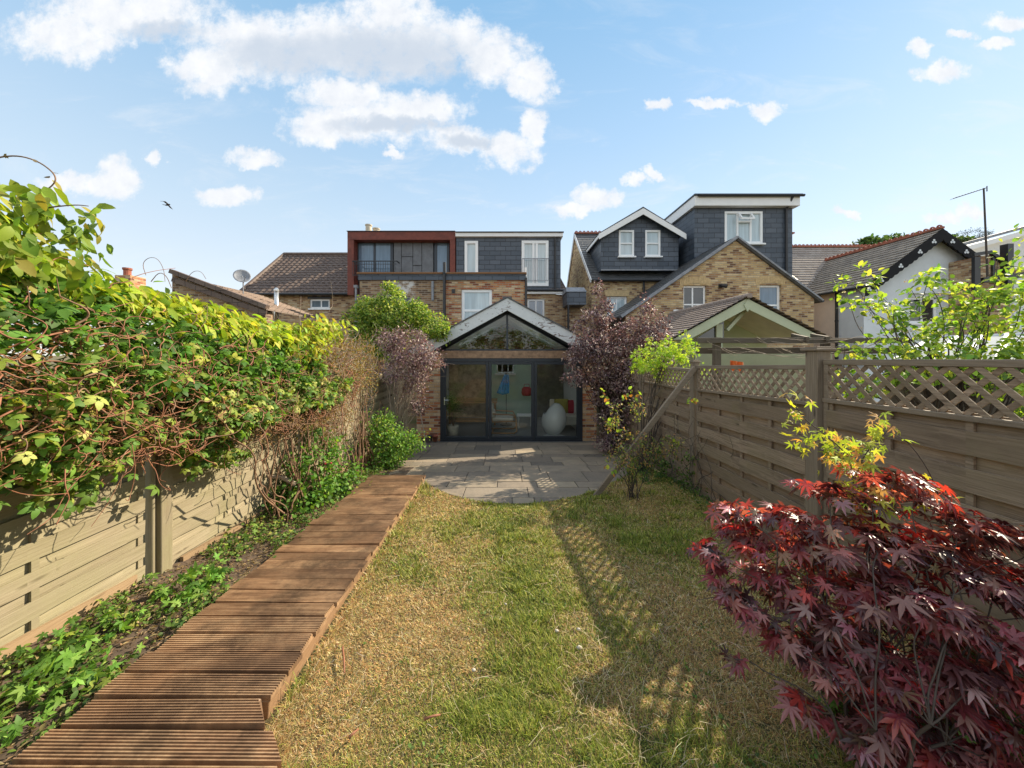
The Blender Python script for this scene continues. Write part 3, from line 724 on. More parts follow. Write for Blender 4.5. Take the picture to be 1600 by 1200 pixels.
br = thing('timber_prop', 'long slanting timber prop leaning from the lawn onto the trellis fence post', 'prop', (1.24, 4.78, gz(4.78)))
MB().beam((1.22, 4.75, gz(4.75)-.03), (2.66, 4.86, 1.33), .07, .045, up=(0, 1, 0)).build('beam', MT['postgrey'], br, bevel=.004)
# ------------------------------------------------------------------ the garden room (extension)
gr = thing('garden_room', 'brick garden room with glazed gable, peeling white barge boards and dark framed glass doors', 'building', (0, 9.2, -.82))
YD = 9.2; GZ = -.82
xa, xb = PX(688, YD), PX(910, YD); zt = PZ(560, YD)
WX0, WX1 = PX(651, YD), PX(932, YD)
cx = PX(792.5, YD); ga = PZ(478, YD); eave = 1.50
# front wall: piers (openings for the doors and the gable glass)
w = MB(); w.box(WX0, xa, YD, YD+.28, GZ-.2, eave+.02); w.box(xb, WX1, YD, YD+.28, GZ-.2, eave+.02)
w.box(WX0, WX0+.28, YD+.28, 12.9, GZ-.2, eave+.0); w.box(WX1-.28, WX1, YD+.28, 12.9, GZ-.2, eave+.0)
w.build('wall', MT['orange'], gr)
MB().box(xa+.002, xb-.002, YD+.01, YD+.2, PZ(560, YD)+.002, PZ(548, YD)).build('brick_lintel', MT['band'], gr, bevel=.004)
# roof slopes with rooflights
rs = MB(); ax, az = cx, PZ(466, 8.95); el = PX(634, 8.95); er = 2*cx-el; ez = PZ(551, 8.95)
def rp(side, s_, y): # s 0 eave .. 1 ridge
    x0_ = el if side < 0 else er; return Vector((x0_+(ax-x0_)*s_, y, ez+(az-ez)*s_))
rl = MB(); rf_ = MB()
for side in (-1, 1):
    for (s0, s1, y0_, y1_) in ((0, .32, 8.93, 12.95), (.8, 1, 8.93, 12.95), (.32, .8, 8.93, 9.9), (.32, .8, 10.75, 11.35), (.32, .8, 12.2, 12.95)):
        a, b_, c, d = rp(side, s0, y0_), rp(side, s0, y1_), rp(side, s1, y1_), rp(side, s1, y0_)
        if side < 0: a, b_, c, d = b_, a, d, c
        rs.slab(a, b_, c, d, .12)
    for (y0_, y1_) in ((9.9, 10.75), (11.35, 12.2)):
        a, b_, c, d = rp(side, .32, y0_), rp(side, .32, y1_), rp(side, .8, y1_), rp(side, .8, y0_)
        if side < 0: a, b_, c, d = b_, a, d, c
        rl.slab(a, b_, c, d, .02)
        for p_, q_ in ((a, b_), (b_, c), (c, d), (d, a)): rf_.beam(p_, q_, .05, .08)
rs.build('roof', MT['slateroof'], gr)
r_ = rf_.build('rooflight', MT['white'], gr); rl.build('pane', MT['glass'], r_)
rt = MB()
for k in range(5):
    y = 9.5+k*.8
    for side in (-1, 1): rt.beam(rp(side, .05, y)-Vector((0, 0, .26)), rp(side, 1, y)-Vector((0, 0, .26)), .07, .14)
rt.build('rafter', MT['inwhite'], gr)
bd = MB(); yb0 = 8.90
inn_ap = PZ(485, yb0); bt = .32
for side in (-1, 1):
    e_x = el if side < 0 else er
    bd.prism([(ax, yb0, az), (e_x, yb0, ez), (e_x, yb0, ez-.03), (e_x-side*.55, yb0, ez-.03), (ax, yb0, az-bt)], (0, .035, 0))
bd.build('barge_board', MT['peel'], gr, bevel=.004)
vg = MB()
for side in (-1, 1): vg.beam((el-.03 if side < 0 else er+.03, yb0+.02, ez+.0), (ax, yb0+.02, az+.025), .1, .03)
vg.box(ax-.12, ax+.12, 8.95, 12.9, az-.02, az+.05)
vg.build('verge_trim', MT['slateroof'], gr)
# gable glass
gl_l, gl_r, gl_t, gl_b = PX(690, YD), PX(895, YD), PZ(489, YD), PZ(547, YD)
gm = MB(); fw = .055
for p_, q_ in (((gl_l, gl_b), (gl_r, gl_b)), ((gl_l, gl_b), (cx, gl_t)), ((cx, gl_t), (gl_r, gl_b)), ((cx, gl_b), (cx, gl_t))):
    gm.beam((p_[0], YD+.06, p_[1]), (q_[0], YD+.06, q_[1]), .08, fw, up=(0, 0, 1) if p_[0] != q_[0] else (1, 0, 0))
gf = gm.build('gable_frame', MT['grey'], gr)
MB().prism([(gl_l, YD+.07, gl_b), (gl_r, YD+.07, gl_b), (cx, YD+.07, gl_t)], (0, .01, 0)).build('pane', MT['glass2'], gf)
# infill between gable glass and roof, coloured dark for frame and barge shadow
inf = MB()
for side in (-1, 1):
    gx_ = gl_l if side < 0 else gl_r; wx_ = WX0 if side < 0 else WX1
    inf.prism([(cx, YD+.02, gl_t+.02), (gx_-.0, YD+.02, gl_b-.02), (wx_, YD+.02, eave), (wx_, YD+.02, eave+.1), (cx, YD+.02, az-.13)], (0, .12, 0))
inf.build('gable_infill', MT['grey'], gr)
# doors: three leaves
zb = PZ(688, YD); fr = MB()
fr.box(xa, xb, YD-.02, YD+.08, zt-.09, zt); fr.box(xa, xb, YD-.03, YD+.10, zb-.03, zb+.03)
fr.box(xa, xa+.08, YD-.02, YD+.08, zb+.03, zt-.09); fr.box(xb-.08, xb, YD-.02, YD+.08, zb+.03, zt-.09)
fr.build('door_frame', MT['grey'], gr, bevel=.004)
lw = (xb-xa-.16)/3
for k in range(3):
    x0_, x1_ = xa+.08+lw*k+.004, xa+.08+lw*(k+1)-.004; s_ = .075; z0_, z1_ = zb+.035, zt-.094
    d = MB(); d.box(x0_, x0_+s_, YD-.035, YD+.03, z0_, z1_); d.box(x1_-s_, x1_, YD-.035, YD+.03, z0_, z1_)
    d.box(x0_+s_, x1_-s_, YD-.035, YD+.03, z0_, z0_+.08); d.box(x0_+s_, x1_-s_, YD-.035, YD+.03, z1_-.07, z1_)
    dl = d.build('glass_door', MT['grey'], gr, bevel=.004)
    MB().box(x0_+s_-.01, x1_-s_+.01, YD-.01, YD+.0, z0_+.07, z1_-.06).build('pane', MT['glass'], dl)
    if k == 0:
        h = MB(); h.box(x0_+.02, x0_+.05, YD-.05, YD-.03, zb+.95, zb+1.15); h.tube([(x0_+.035, YD-.05, zb+1.08), (x0_+.035, YD-.09, zb+1.08), (x0_+.14, YD-.09, zb+1.08)], .009)
        h.build('handle', MT['steel'], dl)
# interior shell
fl_ = MB().box(WX0+.28, WX1-.28, YD+.1, 12.8, GZ-.05, zb-.02).build('floor', MT['floorgrey'], gr)
bwl = MB(); bwl.wall([(WX0+.28, GZ), (WX1-.28, GZ), (WX1-.28, eave), (WX0+.28, eave)], [rect(PX(776, 12.7), PX(803, 12.7), PZ(583, 12.7), PZ(552, 12.7))], 12.7, .1)
bwl.build('interior_wall', MT['mint'], gr)
MB().box(WX0+.31, PX(766, 12.6), 12.6, 12.68, GZ, eave-.02).build('brown_panel', MT['backpanel'], gr)  # flat brown panel; the brown reflection in the pane put into its colour
MB().box(PX(834, 12.6), WX1-.31, 12.6, 12.68, GZ, eave-.02).build('dark_panel', MT['darkwall'], gr)  # flat dark panel over the right part of the back wall
MB().prism([(WX0+.28, 12.7, eave+.002), (WX1-.28, 12.7, eave+.002), (cx, 12.7, az-.15)], (0, .1, 0)).build('inner_gable', MT['orange'], gr)
windowset(gr, PX(776, 12.7), PX(803, 12.7), PZ(583, 12.7), PZ(552, 12.7), 12.68, fr=.05, mull=(.33, .66), trans=(.5,), frame='inwhite', name='inner_window')
iw = MB(); iw.box(WX0+.28, WX0+.30, YD+.28, 12.7, GZ, eave); iw.box(WX1-.30, WX1-.28, YD+.28, 12.7, GZ, eave); iw.build('interior_lining', MT['inwhite'], gr)
gu = MB(); gu.tube([(el, 8.95, ez-.02), (el, 12.9, ez-.02)], .05, n=8); gu.tube([(er, 8.95, ez-.02), (er, 12.9, ez-.02)], .05, n=8); gu.build('gutter', MT['black'], gr, smooth=True)
# ------------------------------------------------------------------ things inside the garden room
FZ = zb-.02
def tilt(mb, c, rx=0, rz=0):
    from mathutils import Matrix
    Mx = Matrix.Translation(c) @ Matrix.Rotation(rz, 4, 'Z') @ Matrix.Rotation(rx, 4, 'X') @ Matrix.Translation(-Vector(c))
    mb.v = [tuple(Mx @ Vector(v)) for v in mb.v]; return mb
c0 = Vector((PX(786, 10.3), 10.3, FZ)); ac = thing('lounge_chair', 'cream cushioned lounge armchair with bent birch frame behind the middle glass door', 'armchair', c0)
cu = MB()
cu.box(c0.x-.32, c0.x+.30, c0.y-.27, c0.y+.27, FZ+.36, FZ+.46); cu = tilt(cu, c0+Vector((0, 0, .4)), 0, 0)
cu.build('seat_cushion', MT['cream'], ac, bevel=.03)
bk = MB()
for k in range(3): bk.prism([(c0.x-.32-.07*k, c0.y-.27, FZ+.46+.2*k), (c0.x-.20-.07*k, c0.y-.27, FZ+.48+.2*k), (c0.x-.27-.07*k, c0.y-.27, FZ+.66+.2*k), (c0.x-.39-.07*k, c0.y-.27, FZ+.64+.2*k)], (0, .54, 0))
bk.build('back_cushion', MT['cream'], ac, bevel=.025)
fm = MB()
for s_ in (-.31, .31):
    fm.tube([(c0.x-.38, c0.y+s_, FZ+.03), (c0.x+.32, c0.y+s_, FZ+.02), (c0.x+.40, c0.y+s_, FZ+.08), (c0.x+.38, c0.y+s_, FZ+.4), (c0.x+.3, c0.y+s_, FZ+.55), (c0.x-.3, c0.y+s_, FZ+.58)], .022, n=6)
    fm.tube([(c0.x+.34, c0.y+s_*.9, FZ+.36), (c0.x-.3, c0.y+s_*.9, FZ+.34), (c0.x-.52, c0.y+s_*.9, FZ+1.04)], .02, n=6)
fm.tube([(c0.x-.3, c0.y-.3, FZ+.03), (c0.x-.3, c0.y+.3, FZ+.03)], .02, n=6)
fm.build('bent_frame', MT['birch'], ac, smooth=True)
c0 = Vector((PX(866, 9.75), 9.75, FZ)); eg = thing('egg_chair', 'white egg shaped swivel chair on a round foot behind the right glass door', 'chair', c0)
prof = [(.30, 0), (.30, .02), (.18, .05), (.1, .08), (.1, .12)]
MB().lathe([(0, 0)]+prof+[(0, .12)], c0, 24).build('pedestal', MT['shellwhite'], eg, smooth=True)
sh = MB(); ns, nr_ = 28, 16; ctr = c0+Vector((0, 0, .48)); tl = R(25)
def egg(t_, u_, k=1.):
    r_ = math.sin(t_)*(.34+.035*math.cos(t_)*-1); z_ = math.cos(t_)*.42
    x_, y_ = r_*math.cos(u_), r_*math.sin(u_); x2 = x_*math.cos(tl)+z_*math.sin(tl)*.5; return ctr+Vector((x2*k, y_*k, (z_-x_*.2)*k))
vs = []; fs = []
for i in range(nr_+1):
    for j in range(ns): vs.append(egg(.001+PI*i/nr_, 2*PI*j/ns))
for i in range(nr_):
    for j in range(ns):
        th_, u_ = PI*(i+.5)/nr_, 2*PI*(j+.5)/ns
        if 2.2 < u_ < 3.6 and .35 < th_ < 1.35: continue
        fs.append((i*ns+j, i*ns+(j+1) % ns, (i+1)*ns+(j+1) % ns, (i+1)*ns+j))
sh.add(vs, fs); o = sh.build('shell', MT['shellwhite'], eg, smooth=True, recalc=False)
so_ = o.modifiers.new('solid', 'SOLIDIFY'); so_.thickness = .03
MB().lathe([(0, -.05), (.2, -.04), (.24, .0), (.2, .05), (0, .06)], ctr-Vector((.02, 0, .14)), 20).build('cushion', MT['zinc'], eg, smooth=True)
c0 = Vector((PX(893, 10.7), 10.7, FZ)); sf = thing('sofa', 'pale sofa on wooden legs behind the white egg chair', 'sofa', c0)
MB().box(c0.x-.62, c0.x+.42, 10.3, 11.1, FZ+.18, FZ+.46).build('seat', MT['cream'], sf, bevel=.03)
MB().box(c0.x-.62, c0.x+.42, 10.98, 11.2, FZ+.40, FZ+.85).build('backrest', MT['cream'], sf, bevel=.03)
for s_ in (-.55, .36):
    for yy_ in (10.36, 11.1): MB().tube([(c0.x+s_, yy_, FZ), (c0.x+s_, yy_, FZ+.19)], .02, .03, 8).build('leg', MT['oak'], sf)
def cushion(c, w, mt, name, label):
    mb = MB(); n = 8; vs = []
    for sgn in (-1, 1):
        for i in range(n+1):
            for j in range(n+1):
                u_, v_ = i/n*2-1, j/n*2-1; th_ = .09*(1-u_**4)*(1-v_**4); vs.append(c+Vector((u_*w/2, sgn*th_, v_*w/2)))
    m_ = (n+1)**2
    fs = [(b_+i*(n+1)+j, b_+i*(n+1)+j+1, b_+(i+1)*(n+1)+j+1, b_+(i+1)*(n+1)+j) for b_ in (0, m_) for i in range(n) for j in range(n)]
    mb.add(vs, fs); tag(mb.build(name, MT[mt], loc=c, smooth=True), label, 'cushion')
cushion(Vector((c0.x+.12, 10.80, FZ+.66)), .42, 'red', 'cushion', 'red square cushion on the pale sofa')
cushion(Vector((c0.x-.3, 10.82, FZ+.68)), .44, 'olive', 'cushion', 'olive yellow cushion on the pale sofa')
c0 = Vector((PX(742, 11.6), 11.6, FZ)); tb = thing('dining_table', 'wooden dining table at the back of the garden room', 'table', c0)
MB().box(c0.x-.85, c0.x+.75, 11.15, 12.05, FZ+.72, FZ+.76).build('tabletop', MT['oak'], tb, bevel=.006)
for sx in (-.78, .68):
    for yy_ in (11.22, 11.98): MB().box(c0.x+sx-.03, c0.x+sx+.03, yy_-.03, yy_+.03, FZ, FZ+.72).build('leg', MT['oak'], tb)
c0 = Vector((PX(738, 10.1), 10.1, FZ)); bn = thing('bench', 'low wooden bench with pale metal leg behind the left glass door', 'bench', c0)
MB().box(c0.x-.6, c0.x+.55, 9.9, 10.3, FZ+.36, FZ+.41).build('seat', MT['oak'], bn, bevel=.006)
for sx in (-.56, .5):
    lg = MB(); lg.box(c0.x+sx-.015, c0.x+sx+.015, 9.92, 10.28, FZ, FZ+.03); lg.box(c0.x+sx-.015, c0.x+sx+.015, 9.92, 9.95, FZ+.03, FZ+.36); lg.box(c0.x+sx-.015, c0.x+sx+.015, 10.25, 10.28, FZ+.03, FZ+.36); lg.build('leg', MT['inwhite'], bn)
c0 = Vector((PX(820, 10.9), 10.9, FZ)); wt = thing('side_table', 'small white side table beside the cream lounge armchair', 'table', c0)
MB().box(c0.x-.25, c0.x+.25, 10.7, 11.1, FZ+.36, FZ+.40).build('tabletop', MT['inwhite'], wt, bevel=.005)
for sx in (-.2, .2):
    for yy_ in (10.75, 11.05): MB().tube([(c0.x+sx, yy_, FZ), (c0.x+sx, yy_, FZ+.36)], .015, n=6).build('leg', MT['inwhite'], wt)
c0 = Vector((PX(823, 12.2), 12.2, PZ(618, 12.2))); rb = MB(); rb.lathe([(0, 0), (.15, 0), (.19, .1), (.17, .25), (.1, .3), (0, .3)], c0, 16)
for v in (0,): rb.tube([c0+Vector((-.1, 0, .28)), c0+Vector((-.08, 0, .4)), c0+Vector((.08, 0, .4)), c0+Vector((.1, 0, .28))], .012)
tag(rb.build('bag', MT['red'], loc=c0, smooth=True), 'red bag hung at the back wall of the garden room', 'bag')
# blue towel on a hook
tw = MB(); c0 = P(791, 585, 11.2); vs = []; nr_, nc = 12, 12
for i in range(nr_+1):
    for j in range(nc+1):
        t_, u_ = i/nr_, j/nc-.5; wd = .10+.30*t_**.7; vs.append(c0+Vector((u_*wd+.02-.12*t_, .05*math.sin(u_*22)*(.3+t_), -t_*(.66-.1*abs(u_)))))
tw.add(vs, [(i*(nc+1)+j, i*(nc+1)+j+1, (i+1)*(nc+1)+j+1, (i+1)*(nc+1)+j) for i in range(nr_) for j in range(nc)])
o = tw.build('towel', MT['blue'], loc=c0, smooth=True, recalc=False); tag(o, 'bright blue towel hanging in folds behind the middle glass door', 'towel')
sd_ = o.modifiers.new('solid', 'SOLIDIFY'); sd_.thickness = .015
hg = thing('clothes_rail', 'thin dark metal rail that carries the blue towel', 'rail', (c0.x, c0.y, FZ))
MB().tube([(c0.x+.0, c0.y+.06, FZ), (c0.x+.0, c0.y+.06, c0.z+.05), (c0.x+.0, c0.y-.04, c0.z+.05)], .012, n=6).build('stand', MT['black'], hg)
MB().lathe([(0, 0), (.2, 0), (.2, .02), (0, .03)], (c0.x, c0.y+.06, FZ), 18).build('foot', MT['black'], hg)
pp = thing('potted_plant', 'leafy potted plant behind the left glass door', 'plant', (PX(708, 9.8), 9.8, FZ))
MB().lathe([(0, 0), (.13, 0), (.17, .3), (.15, .3), (.14, .27), (0, .27)], (PX(708, 9.8), 9.8, FZ), 18).build('pot', MT['pot'], pp, smooth=True)
pos, out, cc = clumps([((PX(712, 9.8), 9.85, FZ+.85), (.26, .2, .5))], 700, .12, 20, .3)
leaves('foliage', pos, unit(out+RNG.normal(0, .5, out.shape)), unit(RNG.normal(0, .5, out.shape)+[0, -.3, .6]), .07*(.6+.7*RNG.random(len(pos))), pick([((.12, .16, .05), 2), ((.2, .22, .08), 1)], len(pos)), T_rhomb(.3), MT['leafmatt'], pp)
stems('stem', [(wig((PX(708, 9.8), 9.8, FZ+.27), c, 4, .04), .008, .002) for c in cc[:20]], MT['stem'], pp)
pl = thing('wooden_paddle', 'wooden paddle leaning upright just inside the left glass door', 'paddle', (PX(694, 9.45), 9.45, FZ))
MB().beam((PX(693, 9.45), 9.45, FZ+.1), (PX(696, 9.5), 9.5, FZ+.75), .10, .02, up=(0, 1, 0)).build('blade', MT['birch'], pl, bevel=.01)
# ------------------------------------------------------------------ terraced houses behind
def downpipe(par, x, y, z0, z1, r=.04, mt='black', name='downpipe'):
    d = MB(); d.tube([(x, y, z0), (x, y, z1)], r, n=8)
    z = z0+.5
    while z < z1: d.tube([(x, y, z), (x, y, z+.05)], r*1.35, n=8); z += 1.6
    return d.build(name, MT[mt], par, smooth=False)
# left house of the pair: red-brown metal dormer
h1 = thing('terraced_house', 'terraced house with red brown metal framed dormer above a white patched brick wing', 'house', (PX(630, 13), 13, GZ))
Y1 = 13.; Y2 = 16.5
xl_, xm_, xr_ = PX(562, Y1), PX(694, Y1), PX(820, Y1); wt_ = PZ(438, Y1)
sw = rect(PX(628, Y1), PX(641, Y1), PZ(485, Y1), PZ(463, Y1))
MB().wall(rect(xl_, xm_, GZ-.2, wt_), [sw], Y1, .3).build('wing_wall', MT['dullbrick'], h1)
windowset(h1, sw[0][0], sw[1][0], sw[0][1], sw[2][1], Y1+.1, fr=.04, pane='panedark', sill=False)
MB().box(xl_, xm_, Y1+.3, Y2, GZ, wt_-.05).build('wing_side', MT['dullbrick'], h1)
c_ = MB(); c_.box(xl_-.04, xm_, Y1-.06, Y1+.34, wt_, PZ(429, Y1)); c_.build('parapet', MT['slate'], h1)
MB().box(xl_-.08, xm_, Y1-.1, Y1+.38, PZ(429, Y1)+.001, PZ(426, Y1)).build('coping', MT['timberband'], h1, bevel=.01)
MB().wall(rect(PX(400, Y2), PX(712, Y2), GZ-.2, PZ(461, Y2)), [rect(PX(484, Y2), PX(516, Y2), PZ(483, Y2), PZ(467, Y2))], Y2, .3)
dz1 = MB(); dxl, dxr = PX(543, Y2), PX(711.5, Y2); dt = PZ(362, Y2)
fx = dz1
fx.box(dxl, dxr, Y2-.02, Y2+4, PZ(375, Y2), dt); fx.box(dxl, PX(553, Y2), Y2-.02, Y2+4, PZ(461, Y2), PZ(375, Y2)-.001); fx.box(PX(703, Y2), dxr, Y2-.02, Y2+4, PZ(461, Y2), PZ(375, Y2)-.001)
dm = fx.build('dormer_frame', MT['corten'], h1, bevel=.01)
MB().box(dxl-.02, dxr, Y2-.06, Y2+4, dt+.002, dt+.03).build('dormer_roof', MT['black'], h1)
MB().box(PX(553, Y2), PX(703, Y2), Y2+.5, Y2+.7, PZ(461, Y2), PZ(375, Y2)).build('dormer_back', MT['grey'], h1)
yz = Y2+.4
zn = MB(); xs_ = [615, 627, 645, 659, 677]
for i in range(4):
    x0_, x1_ = PX(xs_[i], yz)+.01, PX(xs_[i+1], yz)-.01; z0_, z1_ = PZ(436, yz), PZ(375.5, yz)
    spl = [None, PZ(401, yz), PZ(415, yz), None][i]
    if spl: zn.box(x0_, x1_, yz, yz+.09, z0_, spl-.012); zn.box(x0_, x1_, yz+.004, yz+.09, spl+.012, z1_)
    else: zn.box(x0_, x1_, yz+.002*i, yz+.09, z0_, z1_)
zn.build('zinc_cladding', MT['zinc'], h1, bevel=.006)
windowset(h1, PX(556, yz), PX(614, yz), PZ(436, yz), PZ(376, yz), yz, fr=.13, mull=(.5,), pane='paneblue', frame='grey', sill=False, name='glazed_door')
windowset(h1, PX(679, yz), PX(702, yz), PZ(436, yz), PZ(376, yz), yz, fr=.12, pane='paneblue', frame='grey', sill=False)
ba = MB(); yb_ = Y2-.3; b0, b1 = PX(551, yb_), PX(620, yb_); zt_, zb_ = PZ(408, yb_), PZ(430, yb_)
ba.beam((b0, yb_, zt_), (b1, yb_, zt_), .04, .04); ba.beam((b0, yb_, zt_-.14), (b1, yb_, zt_-.14), .025, .02); ba.beam((b0, yb_, zb_), (b1, yb_, zb_), .03, .03)
k = 0
while b0+k*.11 < b1: ba.box(b0+k*.11-.008, b0+k*.11+.008, yb_-.008, yb_+.008, zb_, zt_); k += 1
ba.beam((b1, yb_, zt_), (b1, Y2+.1, zt_), .04, .04); ba.beam((b0, yb_, zt_), (b0, Y2+.1, zt_), .04, .04)
ba.build('balcony_rail', MT['black'], h1)
downpipe(h1, PX(694.5, 12.9), 12.88, GZ, PZ(410, 12.88), .055)
downpipe(h1, PX(676, 12.93), 12.93, PZ(470, 13), PZ(440, 13), .05, 'lead')
hp = MB(); xq = PX(558, 12.9); hp.box(xq-.09, xq+.03, 12.8, 12.95, PZ(450, 12.9), PZ(446, 12.9)); hp.tube([(xq-.03, 12.87, PZ(447, 12.9)), (xq-.03, 12.87, GZ)], .04, n=8); hp.build('downpipe', MT['lead'], h1)
# chimney stack and pots behind the dormer
ch = thing('chimney_stack', 'brick chimney stack with four buff clay pots behind the red brown dormer', 'chimney', (PX(582, 20), 20, PZ(400, 20)))
MB().box(PX(570, 20), PX(606, 24.), 20, 23.2, PZ(430, 20), PZ(363, 20)).build('stack', MT['stock'], ch)
for i, yq in enumerate((20.3, 20.9, 21.7, 22.6)):
    xq = PX((576, 588, 596, 600)[i], yq)
    zq = PZ(363, 20)+.02; rr_ = (.2, .22, .18, .16)[i]
    MB().lathe([(rr_*.95, 0), (rr_, .1), (rr_*.86, .15), (rr_*.84, .42), (rr_, .46), (rr_, .52), (rr_*.6, .52), (rr_*.6, .3)], (xq, yq, zq), 16).build('chimney_pot', MT['pot'], ch, smooth=False)
# right house of the pair: slate dormer
h2 = thing('terraced_house', 'terraced house with wide slate hung dormer, white fascia and juliet balcony above orange brick wing', 'house', (PX(760, 13), 13, GZ))
wn_ = rect(PX(721, Y1), PX(769, Y1), PZ(505, Y1), PZ(452, Y1))
MB().wall(rect(xm_+.002, xr_, GZ-.2, wt_), [wn_], Y1+.002, .3).build('wing_wall', MT['orange'], h2)
windowset(h2, wn_[0][0], wn_[1][0], wn_[0][1], wn_[2][1], Y1+.05, fr=.11, trans=(.38,), pane='panepale')
MB().box(xm_+.01, xr_, Y1+.31, Y2, GZ, wt_-.05).build('wing_side', MT['orange'], h2)
MB().box(xm_+.002, xr_+.04, Y1-.06, Y1+.34, wt_, PZ(429, Y1)).build('parapet', MT['slate'], h2)
MB().box(xm_+.002, xr_+.06, Y1-.1, Y1+.38, PZ(429, Y1)+.001, PZ(426, Y1)).build('coping', MT['timberband'], h2, bevel=.01)
MB().box(PX(706, Y1), PX(711, Y1), Y1-.04, Y1+.0, PZ(458, Y1), PZ(452, Y1)).build('vent', MT['black'], h2)
cw_ = MB(); cw_.tube([(PX(821, 13.2), 13.2, PZ(432, 13.2)), (PX(821, 13.2), 13.2, PZ(418, 13.2))], .035, n=8); cw_.build('vent_pipe', MT['white'], h2)
cw_ = MB(); cw_.tube([(PX(822, 12.9), 12.9, PZ(434, 12.9)), (PX(821, 12.9), 12.9, PZ(530, 12.9))], .045, n=8); cw_.build('downpipe', MT['black'], h2)
dl_, dr_ = PX(713, Y2), PX(876, Y2); w1_ = rect(PX(726, Y2), PX(747, Y2), PZ(430, Y2), PZ(376.5, Y2)); w2_ = rect(PX(815, Y2), PX(857, Y2), PZ(447, Y2), PZ(376, Y2))
MB().wall(rect(dl_, dr_, PZ(452, Y2), PZ(371, Y2)), [w1_, w2_], Y2, .25).build('dormer_wall', MT['slate'], h2)
MB().box(dl_+.01, dr_-.01, Y2+.25, Y2+4, PZ(452, Y2), PZ(371, Y2)).build('dormer_side', MT['slate'], h2)
windowset(h2, w1_[0][0], w1_[1][0], w1_[0][1], w1_[2][1], Y2-.03, fr=.13, pane='panepale', dep=.12, sill=False)
wd = windowset(h2, w2_[0][0], w2_[1][0], w2_[0][1], w2_[2][1], Y2-.03, fr=.14, mull=(.44, .56), pane='panepale', dep=.12, sill=False, name='french_doors')
jb = MB(); yj = Y2-.12; jx0, jx1 = PX(816, yj), PX(857, yj); jz1, jz0 = PZ(404, yj), PZ(438, yj)
jb.beam((jx0, yj, jz1), (jx1, yj, jz1), .03, .03); jb.beam((jx0, yj, jz0), (jx1, yj, jz0), .02, .02)
for k in range(13): jb.box(jx0+(jx1-jx0)*k/12-.007, jx0+(jx1-jx0)*k/12+.007, yj-.007, yj+.007, jz0, jz1)
jb.build('juliet_rail', MT['lead'], h2)
MB().box(dl_-.02, PX(879, Y2), Y2-.15, Y2+4, PZ(371, Y2)+.002, PZ(363.5, Y2-.15)).build('fascia', MT['white'], h2, bevel=.008)
MB().box(dl_-.02, PX(880, Y2), Y2-.2, Y2+4, PZ(363.5, Y2-.15)+.002, PZ(361.5, Y2-.2)).build('dormer_roof', MT['black'], h2)
downpipe(h2, PX(867.5, Y2-.06), Y2-.06, PZ(453, Y2), PZ(372, Y2), .05)
w3_ = rect(PX(824, Y2), PX(851, Y2), PZ(500, Y2), PZ(467, Y2))
mw = MB(); mw.wall(rect(PX(700, Y2), PX(886, Y2), GZ-.2, PZ(460, Y2)), [w3_], Y2+.02, .3); mw.build('main_wall', MT['stock'], h2)
windowset(h2, w3_[0][0], w3_[1][0], w3_[0][1], w3_[2][1], Y2+.08, fr=.09, mull=(.5,), trans=(.06,), pane='paneblue')
MB().box(PX(822, Y2), PX(885, Y2), Y2-.12, Y2+.02, PZ(459.5, Y2), PZ(456, Y2)).build('eaves_board', MT['white'], h2)
gt = MB(); gt.tube([(PX(822, Y2), Y2-.17, PZ(454.5, Y2)), (PX(885, Y2), Y2-.17, PZ(454.5, Y2))], .055, n=8); gt.build('gutter', MT['black'], h2)
rr2 = MB(); tiles(rr2, (dr_-.6, Y2-.1, PZ(453, Y2)), (PX(885, Y2), Y2-.1, PZ(453, Y2)), (PX(885, Y2), Y2+4, PZ(365, Y2)-.6), (dr_-.6, Y2+4, PZ(365, Y2)-.6), 16); rr2.build('roof', MT['tile'], h2)
MB().box(PX(555, Y2), dl_, Y2+.02, Y2+.3, GZ, PZ(461, Y2)).build('main_wall', MT['dullbrick'], h1)
# slate hung box between the houses
bx_ = thing('slate_hung_oriel', 'small slate hung box with lead top fixed high between the two brick houses', 'oriel', (PX(900, 15.2), 15.2, PZ(476, 15.2)))
MB().box(PX(886, 15.2), PX(916, 15.2), 15.2, 16.4, PZ(476, 15.2), PZ(456, 15.2)).build('cladding', MT['slate'], bx_)
MB().hexa([(PX(885, 15.15), 15.15, PZ(456, 15.2)+.002), (PX(917, 15.15), 15.15, PZ(456, 15.2)+.002), (PX(917, 15.15), 16.4, PZ(456, 15.2)+.002), (PX(885, 15.15), 16.4, PZ(456, 15.2)+.002),
   (PX(887, 15.15), 15.5, PZ(447, 15.2)), (PX(915, 15.15), 15.5, PZ(447, 15.2)), (PX(915, 15.15), 16.4, PZ(447, 15.2)), (PX(887, 15.15), 16.4, PZ(447, 15.2))]).build('lead_top', MT['lead'], bx_)
downpipe(bx_, PX(888, 15.15), 15.15, GZ, PZ(476, 15.15), .05)
MB().box(PX(885, 16.2), PX(925, 16.2), 16.2, 16.4, GZ, PZ(477, 16.2)).build('wall', MT['stock'], bx_)
